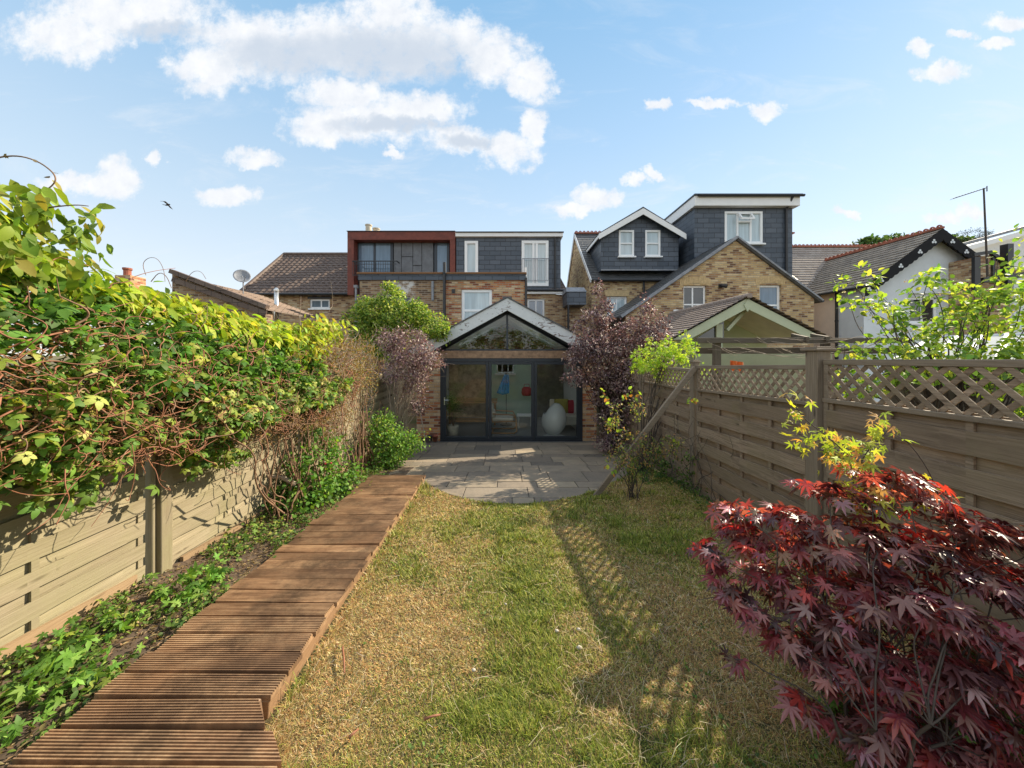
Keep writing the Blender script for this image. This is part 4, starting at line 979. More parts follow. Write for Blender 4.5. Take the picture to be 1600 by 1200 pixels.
# right pair: main house with slate dormers
h3 = thing('semi_detached_house', 'yellow brick house with gabled slate dormer and tall box dormer', 'house', (PX(1080, 16), 16, GZ))
YM = 16.; X3 = 3.97; X3r = PX(1243, 16); ezz = PZ(437, YM); RY = 19.7; rz = PZ(366, RY)
w4 = rect(PX(948, YM), PX(980, YM), PZ(506, YM), PZ(463, YM))
MB().wall(rect(X3, X3r, GZ-.2, ezz), [w4], YM, .3).build('wall', MT['yellow'], h3)
windowset(h3, w4[0][0], w4[1][0], w4[0][1], w4[2][1], YM+.08, fr=.09, mull=(.5,), trans=(.47,), pane='panepale')
MB().prism([(PX(946, YM), YM-.02, PZ(463, YM)), (PX(982, YM), YM-.02, PZ(463, YM)), (PX(984, YM), YM-.02, PZ(454, YM)), (PX(944, YM), YM-.02, PZ(454, YM))], (0, .1, 0)).build('lintel', MT['archbrick'], h3)
gw = MB(); gw.prism([(X3, YM+.3, GZ), (X3, 22.8, GZ), (X3, 22.8, ezz), (X3, RY, rz-.1), (X3, YM+.3, ezz)], (.3, 0, 0)); gw.build('gable_wall', MT['yellow'], h3)
rm = MB(); tiles(rm, (X3-.08, YM-.15, ezz-.05), (X3r, YM-.15, ezz-.05), (X3r, RY, rz), (X3-.08, RY, rz), 22); tiles(rm, (X3r, 22.9, ezz-.1), (X3-.08, 22.9, ezz-.1), (X3-.08, RY, rz), (X3r, RY, rz), 10)
rm.build('roof', MT['slateroof'], h3)
crest(h3, (X3-.05, RY, rz+.06), (X3r+3., RY, rz+.06))
ba_ = MB(); ba_.beam((X3-.05, YM-.15, ezz-.1), (X3-.05, RY, rz-.05), .04, .16); ba_.beam((X3-.05, RY, rz-.05), (X3-.05, 22.9, ezz-.15), .04, .16); ba_.build('verge_trim', MT['white'], h3)
gt = MB(); gt.tube([(X3, YM-.2, ezz-.06), (PX(1100, YM), YM-.2, ezz-.06)], .06, n=8); gt.build('gutter', MT['black'], h3)
downpipe(h3, PX(1006, YM-.06), YM-.06, GZ, ezz-.05, .05)
# gabled slate dormer
YG = 15.9; A0 = Vector((PX(1001, YG), YG, PZ(327, YG))); gl0, gr0 = PX(939, YG), PX(1060, YG); ge = PZ(362, YG); gbm = PZ(422, YG)
wA = rect(PX(966.7, YG), PX(990.4, YG), PZ(401, YG), PZ(359.8, YG)); wB = rect(PX(1008, YG), PX(1031.5, YG), PZ(401, YG), PZ(359.8, YG))
MB().wall([(gl0, gbm), (gr0, gbm), (gr0, ge), (A0.x, A0.z-.1), (gl0, ge)], [wA, wB], YG, .25).build('dormer_wall', MT['slate'], h3)
MB().prism([(gl0, YG+.25, gbm), (gl0, RY, gbm), (gl0, RY, ge), (gl0, YG+.25, ge)], (.1, 0, 0)).build('dormer_side', MT['slate'], h3)
for q in (wA, wB): windowset(h3, q[0][0], q[1][0], q[0][1], q[2][1], YG-.03, fr=.085, trans=(.5,), pane='panepale', dep=.1)
dr = MB()
oL = Vector((gl0-.18, YG-.3, ge-.16)); oR = Vector((gr0+.2, YG-.3, ge-.16)); oT = Vector((A0.x, YG-.3, A0.z))
dr.slab(oL, oT, oT+Vector((0, 4, 0)), oL+Vector((0, 4, 0)), .07); dr.slab(oT, oR, oR+Vector((0, 4, 0)), oT+Vector((0, 4, 0)), .07)
dr.build('dormer_roof', MT['slateroof'], h3)
bb = MB()
for e_ in (oL, oR):
    bb.prism([oT-Vector((0, .03, .08)), e_-Vector((0, .03, .05)), e_-Vector((0, .03, .30)), oT-Vector((0, .03, .36))], (0, .03, 0))
bb.box(oL.x+.0, oL.x+.04, YG-.3, YG+3.3, oL.z-.2, oL.z-.07)
bb.build('barge_board', MT['white'], h3, bevel=.005)
MB().slab((X3+.1, YM-.22, ezz+.02), (PX(1075, YM), YM-.22, ezz+.02), (PX(1075, YM), YG, gbm+.02), (X3+.1, YG, gbm+.02), .05)
MB().beam((gl0, YG-.03, gbm+.0), (gr0, YG-.03, gbm+.0), .05, .06).build('flashing', MT['lead'], h3)
# tall box dormer
YB = 15.3; bl0, br0 = PX(1085, YB), PX(1238, YB); bt_ = PZ(325, YB); btt = PZ(309.5, YB)
wC = rect(PX(1132, YB), PX(1191, YB), PZ(381, YB), PZ(330.5, YB))
MB().wall(rect(bl0, br0, PZ(470, YB), bt_), [wC], YB, .25).build('box_dormer_wall', MT['slate'], h3)
MB().box(bl0+.002, br0-.002, YB+.25, RY+.3, PZ(470, YB), bt_).build('box_dormer_side', MT['slate'], h3)
ww = windowset(h3, wC[0][0], wC[1][0], wC[0][1], wC[2][1], YB-.03, fr=.1, mull=(.34, .69), pane='panepale', dep=.1)
vt = MB(); vx0, vx1 = wC[0][0]+(wC[1][0]-wC[0][0])*.36, wC[0][0]+(wC[1][0]-wC[0][0])*.67; vz = wC[2][1]-.1
vt.beam((vx0, YB-.03, vz-.36), (vx1, YB-.03, vz-.36), .06, .08); vt.build('transom', MT['upvc'], ww)
op = MB(); sx_ = .07
for p_, q_ in (((vx0, vz), (vx1, vz)), ((vx0-.04, vz-.3), (vx1+.04, vz-.3))): op.beam((p_[0], YB-.05 if p_[1] == vz else YB-.25, p_[1]), (q_[0], YB-.05 if p_[1] == vz else YB-.25, q_[1]), sx_, sx_)
for xx_ in (vx0, vx1): op.beam((xx_, YB-.05, vz), (xx_, YB-.25, vz-.3), sx_, sx_, up=(1, 0, 0))
op.build('open_fanlight', MT['upvc'], ww)
MB().box(bl0-.12, br0+.14, YB-.25, RY+.3, bt_+.002, btt).build('fascia', MT['white'], h3, bevel=.01)
MB().box(bl0-.16, br0+.2, YB-.32, RY+.3, btt+.002, btt+.06).build('flat_roof', MT['slate'], h3)
gt = MB(); gt.tube([(bl0, YB-.33, btt-.02), (br0+.25, YB-.33, btt-.02)], .06, n=8); gt.tube([(PX(1228, YB)+.06, YB-.3, btt-.05), (PX(1227, YB), YB-.07, bt_-.1), (PX(1227, YB), YB-.07, PZ(470, YB))], .05, n=8); gt.build('downpipe', MT['black'], h3)
# brick gabled rear wing
h4 = thing('brick_gabled_wing', 'yellow brick rear wing with steep gable and two arched sash windows', 'house', (PX(1125, 13), 13, GZ))
YW = 13.; ap = P(1148.8, 372, YW); lft = P(978, 488, YW); rgt = P(1272, 463, YW)
wD = rect(PX(1068, YW), PX(1104, YW), PZ(495, YW), PZ(446, YW)); wE = rect(PX(1187, YW), PX(1221, YW), PZ(495, YW), PZ(445, YW))
MB().wall([(lft.x, GZ-.2), (rgt.x, GZ-.2), (rgt.x, rgt.z), (ap.x, ap.z), (lft.x, lft.z)], [wD, wE], YW, .3).build('wall', MT['yellow'], h4)
windowset(h4, wD[0][0], wD[1][0], wD[0][1], wD[2][1], YW+.09, fr=.07, mull=(.45,), trans=(.40,), pane='panedark')
windowset(h4, wE[0][0], wE[1][0], wE[0][1], wE[2][1], YW+.09, fr=.08, trans=(.37,), pane='paneblue')
for q in (wD, wE):
    a = MB(); n_ = 9; x0_, x1_ = q[0][0]-.12, q[1][0]+.12; zc = q[2][1]
    for i in range(n_*2):
        u0, u1 = i/(n_*2), (i+.86)/(n_*2)
        def ar(u_, h): return (x0_+(x1_-x0_)*u_+(u_-.5)*h*.35, YW-.012, zc-.02+.10*(1-(2*u_-1)**2)+h)
        a.prism([ar(u0, 0), ar(u1, 0), ar(u1, .26), ar(u0, .26)], (0, .03, 0))
    a.build('arch', MT['archbrick'], h4)
rfw = MB()
tiles(rfw, (lft.x-.2, 16.6, lft.z-.14), (lft.x-.2, YW-.12, lft.z-.14), (ap.x, YW-.12, ap.z+.02), (ap.x, 16.6, ap.z+.02), 18)
tiles(rfw, (rgt.x+.2, YW-.12, rgt.z-.14), (rgt.x+.2, 16.6, rgt.z-.14), (ap.x, 16.6, ap.z+.02), (ap.x, YW-.12, ap.z+.02), 18)
rfw.slab((lft.x-.2, 16.6, lft.z-.17), (lft.x-.2, YW-.1, lft.z-.17), (ap.x, YW-.1, ap.z-.01), (ap.x, 16.6, ap.z-.01), .06)
rfw.slab((rgt.x+.2, YW-.1, rgt.z-.17), (rgt.x+.2, 16.6, rgt.z-.17), (ap.x, 16.6, ap.z-.01), (ap.x, YW-.1, ap.z-.01), .06)
rfw.build('roof', MT['slateroof'], h4)
vt = MB(); vt.beam((lft.x-.22, YW-.1, lft.z-.17), (ap.x, YW-.1, ap.z+.01), .1, .10); vt.beam((rgt.x+.22, YW-.1, rgt.z-.17), (ap.x, YW-.1, ap.z+.01), .1, .06); vt.build('verge_trim', MT['lead'], h4)
MB().box(PX(1052, YW), PX(1059, YW), YW-.05, YW, PZ(495, YW), PZ(484, YW)).build('vent', MT['white'], h4)
lm = MB(); lp_ = P(1128, 446, YW-.12); lm.box(lp_.x-.06, lp_.x+.08, YW-.1, YW, lp_.z-.06, lp_.z+.05); lm.tube([lp_, lp_+Vector((.12, -.12, -.05))], .06, .08, 8); lm.build('security_lamp', MT['black'], h4)
gt = MB(); gt.tube([(rgt.x+.24, YW-.1, rgt.z-.18), (rgt.x+.24, 16.6, rgt.z-.18)], .06, n=8); gt.tube([(lft.x-.24, YW-.1, lft.z-.18), (lft.x-.24, 16, lft.z-.18)], .06, n=8); gt.build('gutter', MT['black'], h4)
# pale roof running behind to the right
h5 = thing('slate_roofed_house', 'long pale slate roof with red crested ridge behind the pink walled cottage', 'house', (PX(1330, 19), 19, GZ))
q = MB(); ry5 = 19.5; a_ = P(1200, 455, 16.2); x5a, x5b = PX(1215, 17), PX(1420, 19.5); z5r = PZ(387, ry5); z5e = PZ(470, 16.5)
tiles(q, (x5a, 16.4, z5e), (x5b, 16.4, z5e), (x5b, ry5, z5r), (x5a, ry5, z5r), 22, .03); tiles(q, (x5b, 22.5, z5e), (x5a, 22.5, z5e), (x5a, ry5, z5r), (x5b, ry5, z5r), 8, .03)
q.build('roof', MT['paleslate'], h5); crest(h5, (x5a, ry5, z5r+.06), (x5b, ry5, z5r+.06))
MB().box(x5a+.1, x5b-.1, 16.7, 22.3, GZ, z5e-.02).build('wall', MT['stock'], h5)
# pale cottage with decorated black barge boards
YP = 14.; h6 = thing('rendered_cottage', 'pale blue and pink rendered cottage with scalloped black barge boards', 'house', (PX(1440, YP), YP, GZ))
pa = P(1456, 366, YP); pL = Vector((PX(1350, YP), YP, PZ(441, YP))); pR = Vector((2*pa.x-pL.x, YP, pL.z)); YK = 18.8
wF = rect(PX(1421, YP), PX(1466, YP), PZ(505, YP), PZ(464, YP))
MB().wall([(pL.x, GZ-.2), (pR.x, GZ-.2), (pR.x, pR.z), (pa.x, pa.z-.05), (pL.x, pL.z)], [wF], YP, .3).build('front_wall', MT['bluerender'], h6)
windowset(h6, wF[0][0], wF[1][0], wF[0][1], wF[2][1], YP+.06, fr=.1, mull=(.5,), pane='panedark')
MB().box(PX(1418, YP), PX(1500, YP), YP-.12, YP, PZ(459, YP), PZ(455, YP)).build('ledge', MT['bluerender'], h6)
MB().box(pL.x, pL.x+.3, YP+.3, YK+1, GZ, pL.z+.0).build('side_wall', MT['pinkrender'], h6)
MB().box(pL.x-.012, pL.x-.002, YP, YP+1.05, GZ, pL.z-.2).build('pale_corner', MT['bluerender'], h6)
downpipe(h6, pL.x-.06, YP+1.1, GZ, pL.z-.15, .05)
q = MB(); oh = .35
tiles(q, (pL.x-.3, YK, pL.z-.2), (pL.x-.3, YP-oh, pL.z-.2), (pa.x, YP-oh, pa.z+.1), (pa.x, YK, pa.z+.1), 16, .035)
tiles(q, (pR.x+.3, YP-oh, pR.z-.2), (pR.x+.3, YK, pR.z-.2), (pa.x, YK, pa.z+.1), (pa.x, YP-oh, pa.z+.1), 16, .035)
q.build('roof', MT['brownslate'], h6); crest(h6, (pa.x, YP-oh, pa.z+.16), (pa.x, YK, pa.z+.16))
bb = MB(); tf_ = MB()
for e_, sg in ((pL, -1), (pR, 1)):
    a = Vector((pa.x, YP-oh-.02, pa.z+.1)); b_ = Vector((e_.x+sg*.3, YP-oh-.02, e_.z-.2)); d_ = (b_-a); n_ = 16; lo = []
    for i in range(n_*4+1):
        u_ = i/(n_*4); lo.append(a+d_*u_+Vector((0, 0, -.42-.05*abs(math.sin(u_*n_*PI)))))
    up_ = [a+d_*(i/(n_*4)) for i in range(n_*4+1)]
    for i in range(n_*4): bb.prism([up_[i], up_[i+1], lo[i+1], lo[i]], (0, .05, 0))
    for u_ in (.12, .3, .55, .8, .96):
        c_ = a+d_*u_+Vector((0, -.006, -.24))
        for (dx_, dz_) in ((0, .05), (-.05, -.03), (.05, -.03)):
            pts = [c_+Vector((dx_+.045*math.cos(t_), 0, dz_+.045*math.sin(t_))) for t_ in [2*PI*k/8 for k in range(8)]]; tf_.prism(pts, (0, .01, 0))
b6 = bb.build('barge_board', MT['bargeblack'], h6); tf_.build('trefoils', MT['bluerender'], b6)
gt = MB(); gt.tube([(pL.x-.34, YP-oh, pL.z-.24), (pL.x-.34, YK, pL.z-.24)], .05, n=8); gt.build('gutter', MT['black'], h6)
# far right modern building and timbered gable
h7 = thing('white_annexe', 'white walled building with low sloping roof at the far right', 'building', (PX(1570, 17), 17, GZ))
Y7 = 17.
w = MB(); w.wall([(PX(1497, Y7), GZ), (PX(1700, Y7), GZ), (PX(1700, Y7), PZ(338, Y7)), (PX(1497, Y7), PZ(391, Y7))], [], Y7, 4.); w.build('wall', MT['inwhite'], h7)
w = MB(); w.beam((PX(1494, Y7), Y7-.1, PZ(384, Y7)), (PX(1700, Y7), Y7-.1, PZ(328, Y7)), .3, .12, up=(0, 0, 1)); w.build('roof', MT['lead'], h7)
w = MB(); w.beam((PX(1496, Y7), Y7-.2, PZ(392, Y7)), (PX(1700, Y7), Y7-.2, PZ(336, Y7)), .06, .22, up=(0, 0, 1)); w.build('fascia', MT['white'], h7)
h8 = thing('timbered_outbuilding', 'dark timbered gable with brown infill beside the pale cottage', 'building', (PX(1560, 13), 13, GZ))
Y8 = 13.2
MB().wall([(PX(1524, Y8), GZ), (PX(1640, Y8), GZ), (PX(1640, Y8), PZ(425, Y8)), (PX(1575, Y8), PZ(420, Y8)), (PX(1548, Y8), PZ(398, Y8)), (PX(1524, Y8), PZ(402, Y8))], [], Y8, 1.).build('wall', MT['stock'], h8)
w = MB(); w.beam(P(1520, 398, Y8-.05), P(1548, 394, Y8-.05), .1, .12); w.beam(P(1548, 394, Y8-.05), P(1582, 422, Y8-.05), .1, .12); w.beam(P(1535, 438, Y8-.06), P(1640, 424, Y8-.06), .1, .2); w.beam(P(1525, 402, Y8-.04), P(1525, 460, Y8-.04), .1, .22, up=(1, 0, 0)); w.beam(P(1573, 382, Y8-.1), P(1573, 445, Y8-.1), .22, .22, up=(1, 0, 0)); w.beam(P(1552, 398, Y8-.04), P(1552, 436, Y8-.04), .05, .1, up=(1, 0, 0))
w.build('timber_frame', MT['black'], h8)
MB().box(PX(1578, Y8), PX(1660, Y8), Y8-.1, Y8, PZ(540, Y8), PZ(430, Y8)).build('boarding', MT['bluerender'], h8)
# aerial
an = thing('television_aerial', 'tall thin television aerial mast above the timbered gable', 'aerial', tuple(P(1541, 430, 12.8)))
MB().tube([P(1543, 432, 12.8), P(1537, 294, 12.8)], .035, .025, 6).build('mast', MT['stemdark'], an)
b_ = MB(); a, c = P(1540, 294, 12.8), P(1490, 310, 12.4); b_.tube([a, c], .015, n=5)
for k in range(11):
    p_ = a.lerp(c, .1+.09*k); b_.tube([p_+Vector((-.03, -.12, 0)), p_+Vector((.03, .12, 0))], .006, n=4)
b_.beam(a+Vector((.05, 0, .08)), a+Vector((.05, 0, -.12)), .02, .02, up=(1, 0, 0)); b_.build('boom', MT['stemdark'], an)
# tiled house on the left, flue, dish
YT = 17.5; h9 = thing('tiled_cottage', 'low brick house with brown tiled roof left of the red brown dormer', 'house', (PX(470, YT), YT, GZ))
rdg = 3.2; q = MB(); zr = PZ(398, YT+rdg); xL9 = PX(378, YT)
tiles(q, (xL9, YT-.2, PZ(460, YT-.2)), (PX(548, YT), YT-.2, PZ(460, YT-.2)), (PX(548, YT), YT+rdg, zr), (PX(446, YT+rdg), YT+rdg, zr), 16, .03, .022, .3)
q.build('roof', MT['tile'], h9)
q = MB(); q.tube([(PX(444, YT+rdg), YT+rdg, zr+.02), (PX(548, YT), YT+rdg, zr+.02)], .12, n=8); q.tube([(PX(444, YT+rdg), YT+rdg, zr+.02), (xL9, YT-.2, PZ(458, YT-.2))], .10, n=8); q.build('ridge_tiles', MT['tile'], h9)
w9 = rect(PX(484, YT), PX(515, YT), PZ(482, YT), PZ(467.5, YT))
MB().wall(rect(xL9+.3, PX(556, YT), GZ, PZ(460, YT)), [w9], YT, .3).build('wall', MT['stock'], h9)
windowset(h9, w9[0][0], w9[1][0], w9[0][1], w9[2][1], YT+.05, fr=.08, mull=(.55,), pane='leadglass')
MB().box(w9[0][0]-.1, w9[1][0]+.1, YT-.02, YT+.1, w9[2][1]+.01, w9[2][1]+.14).build('lintel', MT['black'], h9)
gt = MB(); gt.tube([(xL9, YT-.28, PZ(461, YT)), (PX(548, YT), YT-.28, PZ(461, YT))], .07, n=8); gt.build('gutter', MT['black'], h9)
fu = thing('metal_flue', 'shiny upright metal flue pipe in front of the brown tiled roof', 'flue', tuple(P(432, 500, 12)))
MB().tube([P(432, 520, 12), P(432, 455, 12)], .07, n=12).build('pipe', MT['steel'], fu, smooth=True)
MB().lathe([(.07, 0), (.085, .01), (.085, .06), (.03, .12), (0, .12)], P(432, 455, 12), 12).build('cowl', MT['steel'], fu)
Yd = 10.; h10 = thing('brick_outbuilding', 'old brown outbuilding with sloping tiled top above the left hedge', 'building', (PX(330, Yd), Yd, GZ))
MB().wall([(PX(269, Yd), GZ), (PX(415, Yd), GZ), (PX(415, Yd), PZ(482, Yd)), (PX(269, Yd), PZ(428, Yd))], [], Yd, .3).build('wall', MT['dullbrick'], h10)
q = MB(); tiles(q, P(416, 484, Yd-.15), P(416, 484, Yd-.15)+Vector((0, 3.5, 0)), P(269, 430, Yd-.15)+Vector((0, 3.5, 0)), P(269, 430, Yd-.15), 16, .04); q.build('roof', MT['tile2'], h10)
q = MB(); q.beam(P(418, 480, Yd-.1), P(268, 424, Yd-.1), .16, .12); q.beam(P(416, 490, Yd-.12), P(269, 436, Yd-.12), .03, .14); q.build('verge_trim', MT['tile'], h10)
dp = P(380, 448, 11.5); ds = thing('satellite_dish', 'grey satellite dish on a pole beside the brown tiled roof', 'dish', tuple(dp))
MB().tube([dp+Vector((0, 0, -.3)), dp+Vector((0, 0, .25))], .018, n=6).build('pole', MT['lead'], ds)
q = MB(); prof = [(r_/6*.24, (r_/6)**2*.06) for r_ in range(7)]; q.lathe(prof, (0, 0, 0), 18)
from mathutils import Matrix
Rm = Matrix.Rotation(R(70), 4, 'X'); Rz = Matrix.Rotation(R(35), 4, 'Z')
q.v = [tuple(Rz @ (Rm @ Vector(v))+dp+Vector((0, -.05, .32))) for v in q.v]
o = q.build('reflector', MT['lead'], ds, smooth=True); o.modifiers.new('solid', 'SOLIDIFY').thickness = .01
MB().tube([dp+Vector((.05, -.05, .12)), dp+Vector((.24, -.22, .3))], .01, n=5).build('feed_arm', MT['lead'], ds)
rc = thing('red_chimney', 'small red chimney pot showing just above the left hedge', 'chimney', tuple(P(196, 440, 14)))
MB().lathe([(.12, 0), (.12, .24), (.15, .27), (.15, .34), (.08, .34)], P(199, 432, 14), 12).build('chimney_pot', MT['terracotta'], rc)
MB().box(PX(188, 14), PX(212, 14), 13.8, 14.4, GZ, PZ(431.5, 14)).build('stack', MT['orange'], rc)
# ------------------------------------------------------------------ neighbour's sage green garden room
YS = 8.6; sg_ = thing('green_summer_house', 'sage green open gabled summer house behind the right fence', 'building', (PX(1167, YS), YS, GZ))
sa = P(1167.5, 466, YS); sL = P(1050, 531, YS); sR = P(1290, 529, YS); YE = 12.6
bb = MB()
for e_, s_ in ((sL, 1), (sR, -1)): bb.prism([sa, e_, e_+Vector((s_*.42, 0, 0)), sa-Vector((0, 0, .26))], (0, .05, 0))
bb.build('barge_board', MT['sage'], sg_, bevel=.005)
MB().prism([sa+Vector((0, -.02, -.02)), sa+Vector((-.09, -.02, -.17)), sa+Vector((0, -.02, -.34)), sa+Vector((.09, -.02, -.17))], (0, .03, 0)).build('finial_plate', MT['sage'], sg_)
q = MB(); tiles(q, (sL.x-.08, YE, sL.z-.0), (sL.x-.08, YS-.08, sL.z-.0), (sa.x, YS-.08, sa.z+.05), (sa.x, YE, sa.z+.05), 14, .03)
tiles(q, (sR.x+.08, YS-.08, sR.z), (sR.x+.08, YE, sR.z), (sa.x, YE, sa.z+.05), (sa.x, YS-.08, sa.z+.05), 14, .03)
q.slab((sL.x-.05, YE, sL.z-.03), (sL.x-.05, YS+.05, sL.z-.03), (sa.x, YS+.05, sa.z+.0), (sa.x, YE, sa.z+.0), .05); q.slab((sR.x+.05, YS+.05, sR.z-.03), (sR.x+.05, YE, sR.z-.03), (sa.x, YE, sa.z), (sa.x, YS+.05, sa.z), .05)
q.build('roof', MT['tile2'], sg_); q = MB(); q.tube([(sa.x, YS-.1, sa.z+.05), (sa.x, YE, sa.z+.05)], .07, n=8); q.build('ridge_tiles', MT['tile2'], sg_)
q = MB(); q.slab((sL.x+.35, YS+.06, sL.z+.08), (sL.x+.35, YS+1.6, sL.z+.08), (sa.x, YS+1.6, sa.z-.12), (sa.x, YS+.06, sa.z-.12), .02); q.slab((sR.x-.35, YS+.06, sR.z+.08), (sR.x-.35, YS+1.6, sR.z+.08), (sa.x, YS+1.6, sa.z-.12), (sa.x, YS+.06, sa.z-.12), .02); q.build('ceiling', MT['cream'], sg_)
q = MB(); q.box(PX(1086, YS+.1), PX(1300, YS+.1), YS+.1, YS+.2, GZ, PZ(548, YS)); q.build('front_boarding', MT['sagewall'], sg_)
q = MB(); q.box(sL.x+.25, sR.x-.25, YS+1.6, YS+1.7, GZ, sL.z+.05); q.prism([(sL.x+.25, YS+1.6, sL.z+.05), (sR.x-.25, YS+1.6, sL.z+.05), (sa.x, YS+1.6, sa.z-.15)], (0, .1, 0)); q.build('back_wall', MT['sage'], sg_)
q = MB(); q.box(PX(1131, YS), PX(1141, YS), YS+.3, YS+.42, GZ, PZ(505, YS)); q.beam(P(1135, 516, YS+.36), P(1166, 482, YS+.36), .08, .1, up=(0, 1, 0)); q.build('post', MT['sage'], sg_)
MB().prism([P(1086, 530, YS+.35), P(1131, 530, YS+.35), P(1131, 502, YS+.35)], (0, .02, 0)).build('gable_pane', MT['panedark'], sg_)
# pergola
pg_ = thing('timber_pergola', 'weathered timber pergola beams between the fence and the green summer house', 'pergola', (PX(1200, 6.6), 6.6, GZ))
Yg = 6.6
MB().beam(P(1088, 532, Yg), P(1420, 532, Yg), .06, .10).build('beam', MT['pergola'], pg_, bevel=.005)
MB().beam(P(1088, 548, Yg+.25), P(1420, 548, Yg+.25), .06, .12).build('beam', MT['pergola'], pg_, bevel=.005)
for x0_, x1_ in ((1120, 1127), (1292, 1299)): MB().box(PX(x0_, Yg), PX(x1_, Yg)+.03, Yg+.05, Yg+.15, GZ, PZ(527, Yg)).build('post', MT['pergola'], pg_, turn=True)
q = MB()
for k in range(2): q.beam(P(1262+k*32, 530-k*.6, Yg-.1), P(1238+k*30, 524, Yg+1.6), .05, .09)
q.build('rafter', MT['pergola'], pg_)
vs_ = [(wig(P(1095+RNG.random()*300, 526+RNG.random()*20, Yg-.05), P(1095+RNG.random()*300, 530+RNG.random()*30, Yg-.05), 5, .03), .006, .002) for _ in range(14)]
vn = thing('bare_climber', 'thin bare climber stems twined over the pergola beams', 'climber', tuple(P(1100, 530, Yg)))
stems('stem', vs_, MT['stempale'], vn)
oc = thing('orange_cloth', 'orange and white cloth draped behind the trellis under the pergola', 'cloth', tuple(P(1152, 575, 7.2)))
q = MB(); vs = []
for i in range(7):
    for j in range(9): u_, t_ = j/8, i/6; p_ = P(1141+21*u_, 563+16*t_+3*u_, 7.2); vs.append(p_+Vector((0, .03*math.sin(u_*14), 0)))
q.add(vs, [(i*9+j, i*9+j+1, (i+1)*9+j+1, (i+1)*9+j) for i in range(6) for j in range(8)]); o = q.build('fabric', MT['orangecloth'], oc, recalc=False); o.modifiers.new('solid', 'SOLIDIFY').thickness = .01
# glass lean-to roof behind the right fence
gh = thing('glass_lean_to', 'low lean-to roof with white glazing bars behind the right fence', 'building', tuple(P(1540, 560, 5)))
q = MB(); A_, B_, C_, D_ = P(1400, 566, 4.2), P(1720, 566, 4.2), P(1690, 520, 6.5), P(1460, 528, 6.5)
q.slab(A_, B_, C_, D_, .02); q.build('pane', MT['leadglass'], gh); q = MB()
for k in range(7): t_ = k/6; q.beam(A_.lerp(B_, t_)+Vector((0, 0, .02)), D_.lerp(C_, t_)+Vector((0, 0, .02)), .06, .05)
q.beam(A_, B_, .08, .08); q.beam(D_, C_, .08, .08); q.build('glazing_bar', MT['white'], gh)
q = MB(); q.box(A_.x, B_.x, 4.25, 4.33, GZ, A_.z-.06); q.build('wall', MT['pergola'], gh)
# broom by the wall, flower pots
bro = thing('broom', 'old broom leaning on the brick pier left of the glass doors', 'broom', tuple(P(664, 690, 8.95)))
MB().tube([P(653, 622, 9.1), P(664, 684, 8.9)], .014, n=6).build('handle', MT['stempale'], bro)
q = MB(); c_ = P(665, 687, 8.85); q.hexa([c_+Vector(v) for v in ((-.16, -.03, -.05), (.16, -.03, -.05), (.16, .03, -.05), (-.16, .03, -.05), (-.12, -.02, .05), (.12, -.02, .05), (.12, .02, .05), (-.12, .02, .05))]); q.build('brush_head', MT['stemdark'], bro)
for i, xq in enumerate((672, 680)):
    o = thing('flower_pot', ('small dark flower pot against the brick pier beside the broom', 'small terracotta flower pot nearest the left glass door')[i], 'pot', tuple(P(xq, 689, 9.05)))
    MB().lathe([(0, 0), (.05, 0), (.07, .13), (.08, .13), (.08, .16), (.06, .16), (.05, .03)], P(xq, 689.5, 9.05), 14).build('pot', MT[('stemdark', 'terracotta')[i]], o, smooth=True)
# bird
bi = MB(); c_ = P(262, 320, 16); vs = []
bi.lathe([(0, -.2), (.03, -.17), (.06, -.05), (.055, .08), (.03, .16), (.0, .2)], (0, 0, 0), 10)
Rm = Matrix.Rotation(R(80), 4, 'Y'); bi.v = [tuple(Rm @ Vector(v)) for v in bi.v]
bi.add([(-.05, 0, .03), (.08, 0, .03), (.14, -.3, .1), (-.02, -.34, .1), (.0, -.55, .02)], [(0, 1, 2, 3), (3, 2, 4)])
bi.add([(-.05, 0, .03), (.08, 0, .03), (.20, .1, -.17), (.06, .12, -.15), (.26, .14, -.26)], [(0, 1, 2, 3), (3, 2, 4)])
bi.add([(-.18, -.03, .0), (-.18, .03, .0), (-.34, .07, .02), (-.34, -.07, .02)], [(0, 1, 2, 3)])
bi.v = [(v[0]*.62+c_.x, v[1]*.62+c_.y, v[2]*.7+c_.z) for v in bi.v]
o = bi.build('bird', MT['stemdark'], loc=c_, smooth=True, recalc=False); tag(o, 'dark bird flying in the open sky above the left hedge', 'bird'); o.modifiers.new('solid', 'SOLIDIFY').thickness = .012
# ------------------------------------------------------------------ foliage palettes
LIME = [((.36, .40, .035), 3), ((.28, .36, .035), 3), ((.42, .38, .05), 1.2), ((.20, .30, .03), 1.5)]
GREEN = [((.085, .18, .025), 3), ((.12, .24, .035), 3), ((.055, .125, .022), 2), ((.20, .30, .05), .8)]
MIDG = [((.10, .19, .03), 2), ((.16, .26, .04), 2), ((.26, .30, .05), 1), ((.07, .13, .03), 1)]
BROWN = [((.26, .15, .04), 3), ((.34, .22, .06), 2), ((.20, .10, .04), 2), ((.22, .20, .05), 1.5), ((.13, .17, .04), 1.5)]
PURP = [((.145, .088, .088), 3), ((.215, .14, .13), 3), ((.35, .25, .215), 2), ((.058, .034, .036), 2), ((.48, .36, .28), .8)]
